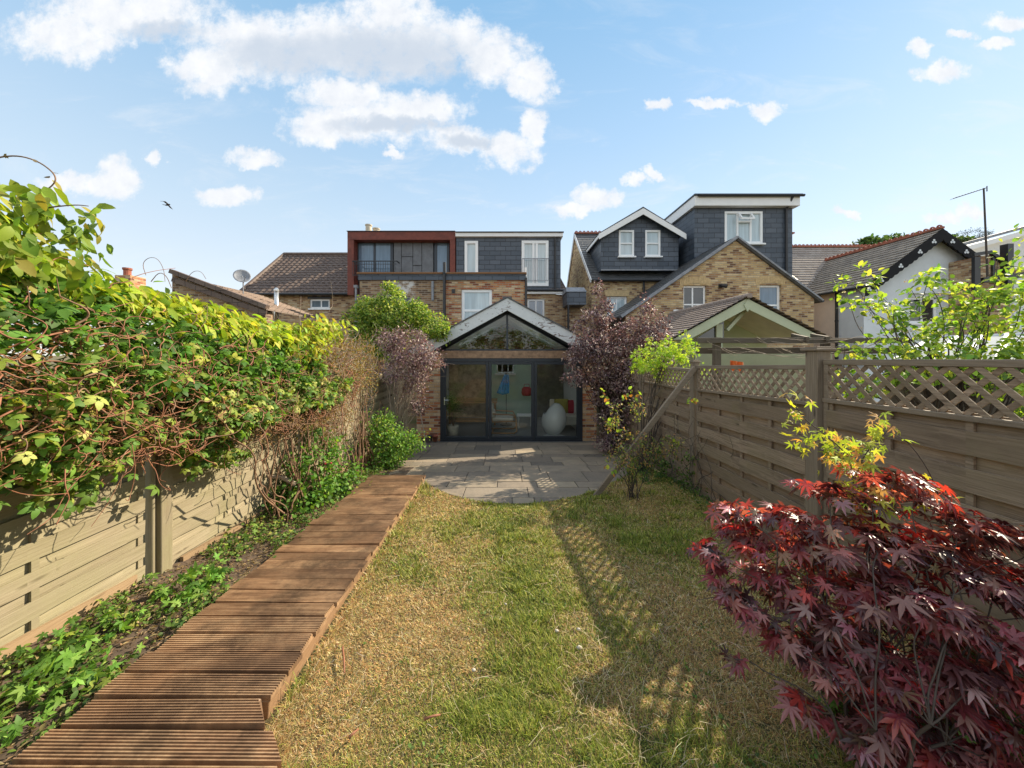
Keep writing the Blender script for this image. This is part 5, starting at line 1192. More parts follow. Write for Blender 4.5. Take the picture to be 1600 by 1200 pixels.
# ------------------------------------------------------------------ the big climber on the left fence
cl = thing('climbing_vine', 'huge climbing vine with lime and green five part leaves smothering the near left fence', 'climber', (EX0, 2.5, gz(2.5)))
def ridge_z(y): return np.interp(y, [-1, .9, 1.5, 1.75, 1.95, 2.2, 2.6, 3.0, 3.7, 4.4, 5.2], [2.1, 2.3, 2.38, 2.34, 2.16, 2.08, 2.0, 1.95, 1.86, 1.84, 1.75])
def low_z(y): return np.interp(y, [-1, 1.0, 1.83, 2.3, 2.7, 3.2, 3.72, 4.4, 5.2], [.9, .95, .90, .80, .78, .68, .62, .6, .7])
def vine_pts(n, y0, y1, v0, v1, depth=.12, over=.0):
    """v 0 bottom hem .. 1 crest; bulging cross-section towards +X"""
    y = y0+(y1-y0)*RNG.random(n); v = v0+(v1-v0)*RNG.random(n)
    a = v*PI*.72-.35; rzv, lz = ridge_z(y), low_z(y)
    b = vnoise(y*1+30, v*3+30, 2.2, 41, 4); rad = .34+.34*(b-.45)
    x = EX0+.02+rad*np.cos(a-.15)*1.0-.03+.10*np.sin(v*PI)
    z = lz+(rzv-lz)*v+.16*(b-.5)
    out = np.stack([np.cos(a), RNG.normal(0, .2, n), np.sin(a)+.1], 1)
    pos = np.stack([x, y, z], 1); dd = RNG.random(n)**1.6*depth; pos -= unit(out)*dd[:, None]
    pos += RNG.normal(0, .025, (n, 3)); return pos, unit(out), dd
F5 = T_five(5, .62, .35); OV = T_ovate(.62, .07, .2)
pos, out, dd = vine_pts(5200, .55, 4.5, .22, .97, .28)
keep = vnoise(pos[:, 1]+3, pos[:, 2]+3, 3.4, 77)+.4*(pos[:, 2]-1.35)-.12*((pos[:, 1] < 2.3) & (pos[:, 2] < 1.6)) > .44; pos, out = pos[keep], out[keep]; n = len(pos)
ax = unit(RNG.normal(0, 1, (n, 3))); nr = unit(out*.7+RNG.normal(0, .35, (n, 3))+[0, 0, .75])
leaves('green_foliage', pos, ax, nr, .046*(.45+1.0*RNG.random(n)), pick(GREEN+[((.34, .36, .06), .5)], n), F5, MT['leaf'], cl)
pos, out, dd = vine_pts(4200, .55, 5.0, -.14, .5, .22); keep = vnoise(pos[:, 1]+13, pos[:, 2]+3, 3.2, 79) > .49-.15*(pos[:, 2] > .9); pos, out = pos[keep], out[keep]; n = len(pos)
leaves('green_foliage', pos, unit(RNG.normal(0, 1, (n, 3))), unit(out*.7+RNG.normal(0, .35, (n, 3))+[0, 0, .75]), .05*(.5+.7*RNG.random(n)), pick(MIDG+[((.42, .42, .12), .8)], n), F5, MT['leaf'], cl)
# lime young leaves along the crest, hanging
pos, out, dd = vine_pts(2100, .5, 5.0, .84, 1.06, .10)
lc = vnoise(pos[:, 1]*2, pos[:, 2], 2, 5); n = len(pos)
ax = unit(np.stack([.45+RNG.normal(0, .55, n), RNG.normal(0, .55, n), -.75+RNG.normal(0, .4, n)], 1))
leaves('young_foliage', pos+[0.03, 0, .04], ax, unit(out+RNG.normal(0, .5, (n, 3))), .11*(.55+.7*RNG.random(n)), pick(LIME, n), T_ovate(.36, .05, .3), MT['leaf'], cl)
# dense filler deeper inside so the fence top does not show; leaf colours darkened for shade
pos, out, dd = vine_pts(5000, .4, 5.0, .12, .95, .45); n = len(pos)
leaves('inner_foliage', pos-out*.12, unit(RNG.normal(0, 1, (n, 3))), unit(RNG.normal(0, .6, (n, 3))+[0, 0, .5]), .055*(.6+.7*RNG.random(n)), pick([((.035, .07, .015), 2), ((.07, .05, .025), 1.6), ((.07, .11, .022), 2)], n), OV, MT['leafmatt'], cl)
# top left hanging sprays
sp_b = [((PX(35, 1.8), 1.8, PZ(335, 1.8)), (.22, .3, .13)), ((PX(85, 1.95), 1.95, PZ(318, 1.95)), (.14, .2, .05)), ((PX(10, 1.7), 1.7, PZ(385, 1.7)), (.2, .3, .12)), ((PX(-10, 1.75), 1.75, PZ(420, 1.75)), (.2, .4, .2)), ((PX(130, 2.2), 2.2, PZ(385, 2.2)), (.1, .2, .08))]
pos, out, cc = clumps(sp_b, 620, .09, 12, .3); n = len(pos)
ax = unit(np.stack([.3+RNG.normal(0, .5, n), RNG.normal(0, .5, n), -.8+RNG.normal(0, .3, n)], 1))
leaves('spray_foliage', pos, ax, unit(RNG.normal(0, .6, (n, 3))+[.4, -.3, .4]), .085*(.6+.6*RNG.random(n)), pick([((.20, .27, .03), 3), ((.13, .21, .03), 2), ((.28, .25, .05), 1)], n), T_ovate(.5, .05, .25), MT['leaf'], cl)
sg = []
for _ in range(640):
    y = .7+RNG.random()*4.6; v = .08+RNG.random()**1.1*.8; p, o_, _d = vine_pts(1, y, y+.01, v, v+.01, .1)
    q_ = p[0]+np.array([RNG.normal(.0, .05), RNG.normal(0, .26), RNG.normal(-.03, .16)]); q_[0] = max(q_[0], EX0+.03)
    sg.append((wig(p[0], q_, 6, .09, .04), .0035+.003*RNG.random(), .0015))
stems('stem', sg[:330], MT['stemred'], cl); stems('stem', sg[330:], MT['stem'], cl)
sg = []
for _ in range(330):
    y = .8+RNG.random()*1.9; v = .02+RNG.random()*.5; p, o_, _d = vine_pts(1, y, y+.01, v, v+.01, .05)
    q_ = p[0]+np.array([RNG.normal(.01, .05), RNG.normal(0, .2), RNG.normal(-.02, .14)]); q_[0] = max(q_[0], EX0+.05)
    sg.append((wig(p[0], q_, 5, .10, .05), .003+.0025*RNG.random(), .0015))
stems('stem', sg, MT['stemred'], cl)
# big curved tendril against the sky
td = [P(-12, 250, 1.8), P(0, 245, 1.8), P(30, 243, 1.8), P(60, 252, 1.8), P(82, 268, 1.8), P(88, 280, 1.8), P(82, 290, 1.8), P(70, 298, 1.8)]
tdl = [(td, .004, .003), ([P(40, 340, 1.8), P(70, 325, 1.8), P(95, 322, 1.8), P(120, 320, 1.8), P(138, 322, 1.8)], .005, .002), ([P(70, 298, 1.8), P(62, 315, 1.8), P(40, 340, 1.8)], .004, .005),
       ([P(228, 430, 2.4), P(222, 412, 2.4), P(232, 402, 2.4), P(246, 403, 2.4), P(256, 420, 2.4), P(258, 440, 2.4)], .002, .0015), ([P(290, 440, 2.6), P(300, 424, 2.6), P(314, 423, 2.6), P(322, 436, 2.6)], .002, .0015), ([P(236, 440, 2.5), P(248, 425, 2.5), P(260, 430, 2.5), P(268, 450, 2.5)], .003, .002)]
for t3 in tdl: stems('tendril', [t3], MT['stem'], cl, 5)
tp = np.array([P(10, 240, 1.8), P(60, 252, 1.8), P(80, 268, 1.8), P(78, 275, 1.8), P(5, 243, 1.8)]); n = len(tp)
leaves('bud', tp, unit(RNG.normal(0, 1, (n, 3))), unit(RNG.normal(0, 1, (n, 3))), np.full(n, .025), pick([((.10, .08, .04), 1)], n), T_ovate(.6), MT['leaf'], cl)
pos, out, dd = vine_pts(9000, .5, 5.0, -.02, .55, .22); n = len(pos)
leaves('dry_foliage', pos, unit(RNG.normal(0, 1, (n, 3))), unit(RNG.normal(0, .8, (n, 3))+[0, 0, .5]), .028*(.5+.9*RNG.random(n)), pick([((.30, .20, .09), 2), ((.18, .10, .05), 2), ((.40, .30, .14), 1)], n), T_rhomb(.35), MT['leafmatt'], cl)
# brown twiggy climber further along
bt2 = thing('twiggy_honeysuckle', 'brown half bare twiggy climber over the middle of the left fence', 'climber', (EX0+.1, 5, gz(5)))
bl = [((-2.62, 4.6, 1.45), (.30, .6, .36)), ((-2.62, 5.5, 1.35), (.32, .6, .55)), ((-2.62, 6.2, 1.2), (.30, .5, .6)), ((-2.6, 4.6, .95), (.22, .8, .35)), ((-2.55, 5.0, .5), (.2, .7, .35))]
pos, out, cc = clumps(bl, 10500, .15, 22, .25); n = len(pos)
leaves('foliage', pos, unit(out+RNG.normal(0, .8, (n, 3))), unit(RNG.normal(0, .6, (n, 3))+[.3, 0, .5]), .034*(.5+.8*RNG.random(n)), pick(BROWN, n), T_rhomb(.5), MT['leafmatt'], bt2)
pos, out, cc2 = clumps([((-2.6, 4.9, 1.85), (.25, .8, .13)), ((-2.6, 4.3, 1.6), (.25, .5, .2))], 900, .12, 14, .3); n = len(pos)
ax = unit(np.stack([.3+RNG.normal(0, .5, n), RNG.normal(0, .5, n), -.7+RNG.normal(0, .4, n)], 1))
leaves('young_foliage', pos, ax, unit(RNG.normal(0, .6, (n, 3))+[.4, -.3, .4]), .09*(.6+.7*RNG.random(n)), pick(LIME+[((.35, .28, .06), 1.5)], n), T_ovate(.42, .05, .25), MT['leaf'], bt2)
sg = []
for _ in range(520):
    c = cc[RNG.integers(len(cc))]; e = c+RNG.normal(0, 1, 3)*[.12, .28, .3]; sg.append((wig(c, e, 5, .08), .003+.002*RNG.random(), .001))
for _ in range(70):
    y = 3.6+RNG.random()*2.9; b_ = np.array([EX0+.12+.25*RNG.random(), y, gz(y)]); c = b_+[RNG.normal(0, .1), RNG.normal(0, .5), .9+.8*RNG.random()]; c[0] = EX0+.1+.2*RNG.random()
    sg.append((wig(b_, c, 7, .035), .007+.008*RNG.random(), .003))
stems('stem', sg[:300], MT['stempale'], bt2); stems('stem', sg[300:], MT['stem'], bt2)
lg = thing('pruned_branch', 'thick pale pruned branch lying low against the left fence', 'branch', tuple(P(450, 748, 3.9)))
q = MB(); q.tube([P(395, 735, 4.0), P(418, 746, 4.0), P(440, 745, 4.0), P(462, 757, 4.0)], .022, .028, 8); q.tube([P(418, 746, 4.0), P(404, 722, 4.1), P(398, 700, 4.1)], .018, .012, 7); q.tube([P(418, 746, 4.0), P(400, 760, 3.9), P(385, 790, 3.9)], .02, .02, 7)
q.build('branch', MT['stempale'], lg, smooth=True)
# shrubs on the left
o = shrub('flowering_shrub', 'dark green leafy shrub with tiny pink buds beside the boardwalk', 'shrub', (-2.38, 4.4, gz(4.4)), [((-2.40, 4.4, .05), (.26, .5, .42)), ((-2.42, 4.1, -.15), (.22, .4, .2)), ((-2.32, 4.75, -.18), (.2, .4, .2))],
   3000, .05, GREEN, T_ovate(.7, .06, .2), nst=25)
for i in range(3):
    c = P((508, 517, 496)[i], (725, 724, 760)[i], 4.25); MB().lathe([(0, -.012), (.012, 0), (.01, .012), (0, .016)], c, 8).build('bud', MT['red'], o, smooth=True)
shrub('bushy_evergreen', 'glossy green bush at the patio corner beside the far end of the boardwalk', 'shrub', (-2.2, 6.5, gz(6.5)), [((-2.2, 6.5, -.2), (.42, .42, .34)), ((-2.35, 6.5, .1), (.28, .35, .3)), ((-1.85, 6.5, -.12), (.3, .3, .2)), ((-2.25, 6.3, -.42), (.3, .3, .16))],
   4200, .048, [((.10, .21, .03), 3), ((.16, .28, .045), 2), ((.28, .36, .07), 1), ((.06, .12, .02), 1.5)], T_ovate(.62, .06, .2), nst=25)
shrub('green_tree', 'bright green leafy tree behind the left side of the garden room roof', 'tree', (-3.2, 9.0, gz(9)), [((PX(630, 9), 9.0, PZ(500, 9)), (.75, .6, .42)), ((PX(610, 9), 9.0, PZ(470, 9)), (.34, .4, .42)), ((PX(560, 8.8), 8.8, PZ(505, 8.8)), (.3, .4, .4)), ((PX(690, 8.6), 8.6, PZ(520, 8.6)), (.2, .3, .2)), ((PX(650, 8.8), 8.8, PZ(490, 8.8)), (.3, .4, .3)), ((PX(585, 9), 9.0, PZ(490, 9)), (.5, .5, .4)), ((PX(675, 8.8), 8.8, PZ(508, 8.8)), (.42, .4, .3)), ((PX(600, 8.8), 8.8, PZ(530, 8.8)), (.6, .4, .5))],
   15000, .062, [((.14, .23, .035), 3), ((.26, .34, .055), 2.5), ((.44, .46, .10), 1.8), ((.06, .115, .02), 1.8)], T_ovate(.6, .06, .2), nst=30, sr=.02, clump_r=.15)
shrub('purple_smoke_bush', 'thin purple leaved shrub with pale bare stems left of the garden room', 'shrub', (-2.3, 7.3, gz(7.3)), [((PX(640, 7.4), 7.4, PZ(542, 7.4)), (.5, .4, .42)), ((PX(668, 7.4), 7.4, PZ(560, 7.4)), (.34, .35, .3)), ((PX(625, 7.4), 7.4, PZ(585, 7.4)), (.42, .4, .42)), ((PX(655, 7.3), 7.3, PZ(590, 7.3)), (.25, .3, .3)), ((PX(655, 7.4), 7.4, PZ(630, 7.4)), (.14, .25, .3)), ((PX(610, 7.4), 7.4, PZ(530, 7.4)), (.3, .3, .3))],
   6200, .05, [((.20, .125, .12), 3), ((.29, .195, .175), 2.4), ((.42, .31, .26), 1.6), ((.10, .055, .065), 2), ((.2, .2, .07), .5)], T_ovate(.5, .08, .25), 'purpleleaf', clump_r=.14, nst=44, sr=.011, stem='stempale', twigs=110)
# ------------------------------------------------------------------ right side plants
shrub('purple_physocarpus', 'tall dense dark purple leaved shrub covering the right side of the garden room', 'shrub', (2.5, 8.2, gz(8.2)), [((PX(950, 7.9), 7.9, PZ(560, 7.9)), (.85, .5, .75)), ((PX(925, 7.9), 7.9, PZ(520, 7.9)), (.45, .4, .5)), ((PX(942, 7.9), 7.9, PZ(488, 7.9)), (.24, .3, .36)), ((PX(985, 7.6), 7.6, PZ(600, 7.6)), (.5, .4, .5)), ((PX(1035, 7.4), 7.4, PZ(560, 7.4)), (.3, .3, .3)), ((PX(985, 7.9), 7.9, PZ(530, 7.9)), (.5, .4, .45)), ((PX(965, 7.8), 7.8, PZ(630, 7.8)), (.62, .45, .75)), ((PX(905, 7.8), 7.8, PZ(590, 7.8)), (.34, .3, .14)), ((PX(1018, 7.6), 7.6, PZ(515, 7.6)), (.40, .3, .42)), ((PX(1010, 7.4), 7.4, PZ(480, 7.4)), (.16, .2, .24)), ((PX(930, 7.5), 7.5, PZ(545, 7.5)), (.55, .3, .3)), ((PX(895, 7.6), 7.6, PZ(560, 7.6)), (.2, .2, .18)), ((PX(935, 7.8), 7.8, PZ(450, 7.8)), (.1, .15, .2)), ((PX(960, 7.6), 7.6, PZ(690, 7.6)), (.4, .4, .3))],
   18500, .056, PURP, T_ovate(.55, .08, .25), 'purpleleaf', clump_r=.12, per=20, nst=50, sr=.02, stem='stemdark', shell=.4, twigs=120)
shrub('lime_maple', 'small lime green maple glowing above the trellis at the far right', 'tree', (2.35, 6.0, gz(6.0)), [((PX(1018, 6), 6.0, PZ(560, 6)), (.34, .3, .16)), ((PX(1040, 6), 6.0, PZ(540, 6)), (.16, .2, .12)), ((PX(1068, 6), 6.0, PZ(552, 6)), (.16, .25, .2)), ((PX(1072, 6), 6.0, PZ(530, 6)), (.07, .1, .08)), ((PX(1092, 6), 6.0, PZ(580, 6)), (.26, .25, .06)), ((PX(1000, 6), 6.0, PZ(572, 6)), (.2, .25, .08)), ((PX(1015, 6), 6.0, PZ(534, 6)), (.07, .1, .05)), ((PX(1045, 6), 6.0, PZ(585, 6)), (.3, .2, .08))],
   1900, .05, [((.36, .47, .05), 3), ((.27, .42, .045), 2), ((.45, .50, .09), 1)], T_acer(5, R(200), .16), nst=18, sr=.012, clump_r=.1, per=16, stem='stemdark')
ro = shrub('straggly_rose', 'straggly half bare young shrub with reddish green leaves at the patio edge', 'shrub', (1.70, 4.62, gz(4.6)), [((PX(990, 4.6), 4.6, PZ(700, 4.6)), (.22, .2, .3)), ((PX(1030, 4.6), 4.6, PZ(700, 4.6)), (.28, .2, .1)), ((PX(958, 4.6), 4.6, PZ(650, 4.6)), (.12, .15, .18)), ((PX(970, 4.5), 4.5, PZ(720, 4.5)), (.2, .2, .12)), ((PX(995, 4.6), 4.6, PZ(640, 4.6)), (.08, .1, .14)), ((PX(1050, 4.6), 4.6, PZ(690, 4.6)), (.14, .12, .06))],
   1500, .03, [((.20, .24, .05), 2), ((.34, .24, .08), 2), ((.40, .22, .11), 1.3), ((.11, .17, .04), 2)], T_ovate(.55, .05, .2), nst=13, sr=.007, clump_r=.09, per=12, stem='stemdark', twigs=70)
tp = []
for (x, y) in ((985, 612), (993, 618), (1000, 613), (975, 625), (945, 615), (950, 622), (957, 660), (968, 672), (1058, 690), (950, 728), (958, 735), (1078, 625), (1083, 630)):
    for _ in range(5): tp.append(P(x, y, 4.5)+Vector(RNG.normal(0, .025, 3)))
tp = np.array(tp); n = len(tp)
leaves('young_foliage', tp, unit(RNG.normal(0, 1, (n, 3))+[0, 0, -.2]), unit(RNG.normal(0, .5, (n, 3))+[0, -.4, .6]), .062*(.7+.5*RNG.random(n)), pick([((.28, .40, .05), 2), ((.5, .22, .05), 1), ((.40, .42, .07), 1)], n), OV, MT['leaf'], ro)
ivy = thing('ivy', 'thin dark ivy climbing the foot of the right fence panels', 'climber', (2.6, 4.9, gz(4.9)))
pos, out, cc = clumps([((2.6, 4.95, -.2), (.08, .22, .32)), ((2.55, 4.7, -.38), (.18, .6, .1)), ((2.58, 5.7, -.3), (.1, .6, .3)), ((2.5, 3.9, -.3), (.15, .7, .1)), ((2.2, 5.6, -.42), (.45, .5, .12))], 1900, .09, 14, .2); n = len(pos)
leaves('foliage', pos, unit(RNG.normal(0, 1, (n, 3))+[-.3, 0, -.3]), unit(RNG.normal(0, .5, (n, 3))+[-.6, -.2, .5]), .036*(.6+.7*RNG.random(n)), pick([((.045, .09, .02), 2), ((.09, .15, .03), 2), ((.16, .22, .05), .7)], n), OV, MT['leaf'], ivy)
stems('stem', [(wig((2.6, 4.9+RNG.normal(0, .5), -.45), (2.62, 4.9+RNG.normal(0, .5), .1+.6*RNG.random()), 7, .04), .005, .002) for _ in range(12)], MT['stemdark'], ivy)
# apple tree behind the right fence
apc = [(1340, 455, 4.3, .10, .22), (1335, 480, 4.3, .12, .15), (1375, 500, 4.2, .22, .22), (1395, 470, 4.3, .16, .14), (1420, 520, 4.1, .3, .2), (1440, 545, 4.0, .4, .18), (1455, 440, 4.4, .18, .16), (1480, 470, 4.3, .26, .22), (1490, 510, 4.2, .3, .24), (1530, 490, 4.1, .3, .28), (1570, 450, 4.1, .28, .22), (1590, 500, 4.0, .35, .3), (1560, 540, 3.9, .34, .2), (1340, 545, 4.0, .28, .08), (1575, 395, 4.2, .07, .2), (1625, 440, 4.2, .3, .35), (1640, 530, 4.0, .4, .3), (1500, 560, 3.8, .8, .22), (1400, 575, 3.8, .5, .22), (1600, 600, 3.6, .6, .3), (1330, 600, 3.9, .4, .2)]
apt = shrub('apple_tree', 'bright green apple tree spreading above the trellis behind the right fence', 'tree', (5.6, 4.3, gz(4.3)), [(tuple(P(x, y, Y)), (a, .3, b_)) for x, y, Y, a, b_ in apc],
   3500, .072, [((.26, .38, .045), 3), ((.36, .44, .055), 2.4), ((.14, .25, .035), 2.2), ((.48, .48, .09), .8), ((.09, .16, .03), 1.2)], T_ovate(.55, .08, .22), nst=70, sr=.02, clump_r=.11, per=13, stem='stemdark', twigs=0, shell=.3)
pos, out, cc = clumps([(tuple(P(x, y, Y-.05)), (a, .25, b_)) for x, y, Y, a, b_ in apc[:13]], 520, .03, 9, .6); n = len(pos)
leaves('blossom', pos, unit(RNG.normal(0, 1, (n, 3))), unit(RNG.normal(0, 1, (n, 3))), .02*(.6+.7*RNG.random(n)), pick([((.42, .33, .27), 2), ((.34, .22, .19), 1)], n), OV, MT['leafmatt'], apt, 'stuff')
# distant trees peeping over the roofs
for i, (x, y, Y, a, b_, lb) in enumerate(((1360, 380, 26, 1.1, .4, 'far green tree top over the pale slate roof ridge'), (1400, 374, 26, .8, .35, 'far green tree top just left of the cottage roof peak'), (1488, 378, 26, 1.0, .5, 'far green tree top just right of the cottage roof peak'), (1515, 366, 24, .9, .5, 'sparse dark conifer top behind the television aerial'))):
    shrub(('green_tree', 'green_tree', 'green_tree', 'conifer')[i], lb, 'tree', (PX(x, Y), Y, GZ), [(tuple(P(x, y+4, Y)), (a, .8, b_))], (900, 800, 900, 1100)[i], (.28, .28, .28, .12)[i],
      [((.05, .10, .025), 2), ((.09, .15, .04), 2)] if i < 3 else [((.04, .05, .035), 1)], (T_ovate(.5), T_ovate(.5), T_ovate(.5), T_rhomb(.14))[i], 'leafmatt', nst=12, sr=.1, clump_r=.3, per=16, flat=(1, 1, 1, .3)[i], stem='stemdark')
# ------------------------------------------------------------------ the red maple in the foreground
MK = .70
mp = thing('red_japanese_maple', 'dark red Japanese maple with drooping lobed leaves in the right foreground', 'tree', (1.33, 1.22, gz(1.2)))
AC = T_acer(7, R(235), .15, .28)
tiers = []   # branch ends with leaf tiers: px,py,depth, spread, count
for x, y, Y, s_, n_ in ((1150, 800, 2.3, .17, 26), (1110, 860, 2.25, .13, 20), (1190, 850, 2.2, .2, 40), (1240, 810, 2.2, .18, 34), (1300, 770, 2.2, .22, 40), (1380, 745, 2.15, .22, 40), (1440, 770, 2.1, .2, 36), (1500, 810, 2.0, .2, 40), (1560, 830, 1.9, .2, 40), (1620, 850, 1.85, .22, 30),
   (1130, 920, 2.1, .12, 16), (1170, 950, 2.0, .13, 20), (1220, 900, 2.1, .18, 40), (1290, 860, 2.05, .22, 50), (1360, 830, 2.0, .24, 50), (1430, 850, 1.95, .22, 50), (1500, 890, 1.85, .2, 50), (1580, 920, 1.75, .18, 40),
   (1210, 985, 1.95, .14, 22), (1270, 950, 1.95, .18, 40), (1340, 920, 1.9, .2, 46), (1420, 930, 1.8, .2, 46), (1490, 970, 1.7, .18, 40), (1570, 1000, 1.6, .16, 34), (1330, 1000, 1.85, .16, 26), (1390, 1030, 1.75, .14, 26), (1450, 1050, 1.7, .14, 20), (1145, 1030, 1.95, .05, 5), (1120, 880, 2.3, .1, 12),
   (1300, 900, 2.25, .25, 50), (1400, 880, 2.25, .25, 50), (1500, 850, 2.15, .25, 50), (1600, 900, 1.9, .2, 36), (1360, 780, 2.3, .2, 26), (1640, 960, 1.7, .2, 30),
   (1250, 1010, 2.1, .16, 30), (1300, 1050, 2.1, .18, 36), (1380, 1090, 2.0, .2, 40), (1450, 1120, 2.0, .2, 40), (1540, 1080, 1.95, .2, 40), (1350, 960, 2.3, .26, 60), (1460, 1000, 2.2, .26, 60), (1560, 1010, 2.1, .24, 50), (1300, 980, 2.35, .22, 50), (1180, 900, 2.35, .18, 34), (1620, 1060, 1.9, .2, 30), (1290, 1040, 1.8, .12, 26), (1370, 1090, 1.75, .13, 30), (1450, 1085, 1.7, .13, 30), (1530, 1120, 1.65, .13, 28), (1420, 1150, 1.72, .13, 30), (1600, 1130, 1.6, .12, 20), (1340, 1150, 1.75, .1, 22), (1400, 1060, 1.7, .12, 26), (1480, 1040, 1.65, .12, 24), (1570, 1060, 1.6, .12, 20), (1440, 1190, 1.7, .12, 24), (1560, 1190, 1.6, .12, 20), (1380, 1140, 1.7, .1, 20), (1500, 1180, 1.65, .12, 26), (1250, 1100, 1.9, .1, 18), (1240, 850, 2.35, .2, 40), (1160, 830, 2.35, .16, 30), (1205, 800, 2.35, .16, 30), (1350, 1160, 2.0, .16, 24)):
    tiers.append((P(x, y, Y*MK), s_*MK, n_))
pos = []; out = []; base_m = np.array([1.33, 1.22, gz(1.2)+.02])
for c, s_, n_ in tiers:
    n_ = int(n_*(1.3 if c.y < 1.35 else 1.02))
    d = unit(RNG.normal(size=(n_, 3)))*(RNG.random((n_, 1))**.5)*s_; d[:, 2] *= .32; p = np.array(c)+d; pos.append(p)
    o_ = p-np.array([1.33, 1.25, 0]); o_[:, 2] = 0; out.append(unit(o_+d*2+RNG.normal(0, .12, (n_, 3))))
pos = np.concatenate(pos); out = np.concatenate(out); n = len(pos)
ax = unit(out+RNG.normal(0, .35, (n, 3))+[0, -.25, -.62]); nr = unit(out*.45+RNG.normal(0, .25, (n, 3))+[0, -.2, 1.0])
pal = [((.15, .060, .058), 3), ((.23, .105, .095), 2.6), ((.33, .18, .16), 1.6), ((.075, .028, .028), 2.4), ((.42, .05, .035), .6), ((.26, .055, .048), 1.2), ((.16, .10, .055), .8)]
colm = pick(pal, n, .28); low = pos[:, 2] < .72; k_ = low & (RNG.random(n) < .3); colm[k_] = pick([((.20, .04, .045), 1)], int(k_.sum()))
leaves('foliage', pos, ax, nr, .073*(.5+.62*RNG.random(n)), colm, AC, MT['maple'], mp)
# young yellow green shoots on top
pos = []
for x, y, Y, n_ in ((1240, 640, 2.25, 5), (1245, 665, 2.25, 6), (1262, 690, 2.22, 8), (1290, 690, 2.2, 10), (1318, 690, 2.2, 12), (1345, 700, 2.2, 12), (1300, 715, 2.2, 10), (1340, 730, 2.2, 12), (1330, 755, 2.2, 8), (1372, 690, 2.2, 8), (1390, 672, 2.2, 6), (1378, 662, 2.2, 3), (1450, 765, 2.1, 4), (1375, 790, 2.1, 10), (1360, 775, 2.1, 8), (1245, 625, 2.25, 3)):
    for _ in range(int(n_*1.5)+1): pos.append(np.array(P(x, y, Y*MK))+RNG.normal(0, .030, 3))
pos = np.array(pos); n = len(pos)
ycol = pick([((.42, .42, .05), 3), ((.34, .42, .05), 2), ((.55, .30, .08), 1.4), ((.62, .36, .14), .8)], n)
leaves('young_foliage', pos, unit(RNG.normal(0, .7, (n, 3))+[-.1, -.2, -.5]), unit(RNG.normal(0, .4, (n, 3))+[0, -.3, .8]), .042*(.6+.6*RNG.random(n)), ycol, T_acer(5, R(200), .15, .3), MT['leaf'], mp)
sg = []; forks = []
for k in range(7):
    a_ = 2*PI*k/7+.3; f_ = base_m+np.array([.16*math.cos(a_), .13*math.sin(a_), .34+.06*(k % 3)]); forks.append(f_); sg.append((wig(base_m, f_, 4, .05), .008, .0045))
for c, s_, n_ in tiers:
    c = np.array(c); f_ = min(forks, key=lambda q: np.linalg.norm(q-c)+.4*RNG.random()); mid = f_*.5+c*.5; mid[2] = max(mid[2], c[2]*.8+f_[2]*.2)
    sg.append((wig(f_, mid, 3, .06)+wig(mid, c, 4, .05)[1:], .0032, .0012))
    for _ in range(4):
        e = c+RNG.normal(0, 1, 3)*[s_*.7, s_*.7, s_*.2]; sg.append((wig(c*.8+mid*.2, e, 3, .06), .0016, .0008))
for path in ([(1330, 800), (1335, 750), (1325, 710), (1290, 680), (1250, 650), (1238, 618)], [(1335, 750), (1350, 710), (1375, 685), (1395, 665)], [(1500, 870), (1475, 800), (1455, 740), (1420, 690), (1392, 676)], [(1325, 710), (1275, 690), (1240, 675)]):
    sg.append(([P(x, y, 2.2*MK) for x, y in path], .0032, .0012))
stems('branch', sg, MT['stemdark'], mp, 6)
gm_ = shrub('green_maple_seedling', 'low green maple leaved plant in the shade under the red maple', 'plant', (1.9, 1.3, gz(1.3)), [(tuple(P(1545, 1085, 1.42)), (.22, .12, .10)), (tuple(P(1320, 1110, 1.5)), (.07, .06, .04)), (tuple(P(1480, 1160, 1.36)), (.16, .1, .08))],
   330, .052, [((.10, .20, .04), 2), ((.16, .28, .06), 1)], T_acer(5, R(210), .13, .25), nst=16, sr=.004, clump_r=.07, per=8)
shrub('maple_undergrowth', 'dark brown red leaves low down below the red maple', 'plant', (1.7, 1.5, gz(1.5)), [(tuple(P(1440, 1130, 1.5)), (.32, .16, .12)), (tuple(P(1330, 1070, 1.55)), (.2, .14, .12)), (tuple(P(1560, 1080, 1.5)), (.3, .16, .14))],
   620, .06, [((.055, .03, .025), 2), ((.09, .05, .03), 2), ((.10, .02, .02), 1)], T_acer(7, R(235), .105, .25), 'maple', nst=20, sr=.006, clump_r=.1, per=10, stem='stemdark')
# ------------------------------------------------------------------ ground cover, grass and litter
y = 1.0+5.2*RNG.random(17000)**1.15; x = -2.66+RNG.random(17000)*(.74); k_ = vnoise(x+4, y+4, 4.5, 91)+RNG.normal(0, .04, len(x)) > .47; x, y = x[k_], y[k_]; n = len(x)
pos = np.stack([x, y, bedz(x, y)+.01+.07*RNG.random(n)**2], 1)
leaves('ground_cover', pos, unit(np.stack([RNG.normal(0, 1, n), RNG.normal(0, 1, n), RNG.normal(.1, .3, n)], 1)), unit(RNG.normal(0, .6, (n, 3))+[.1, -.1, 1]), .024*(.4+1.1*RNG.random(n)), pick([((.08, .14, .025), 3), ((.13, .20, .035), 2), ((.24, .28, .06), 1), ((.26, .20, .09), 1.2), ((.05, .085, .02), 2)], n), T_ovate(.7, .12, .3), MT['leafmatt'], None, 'stuff')
k_ = RNG.random(n) < .05; pos = pos[k_]+[0, 0, .03]; n = len(pos)
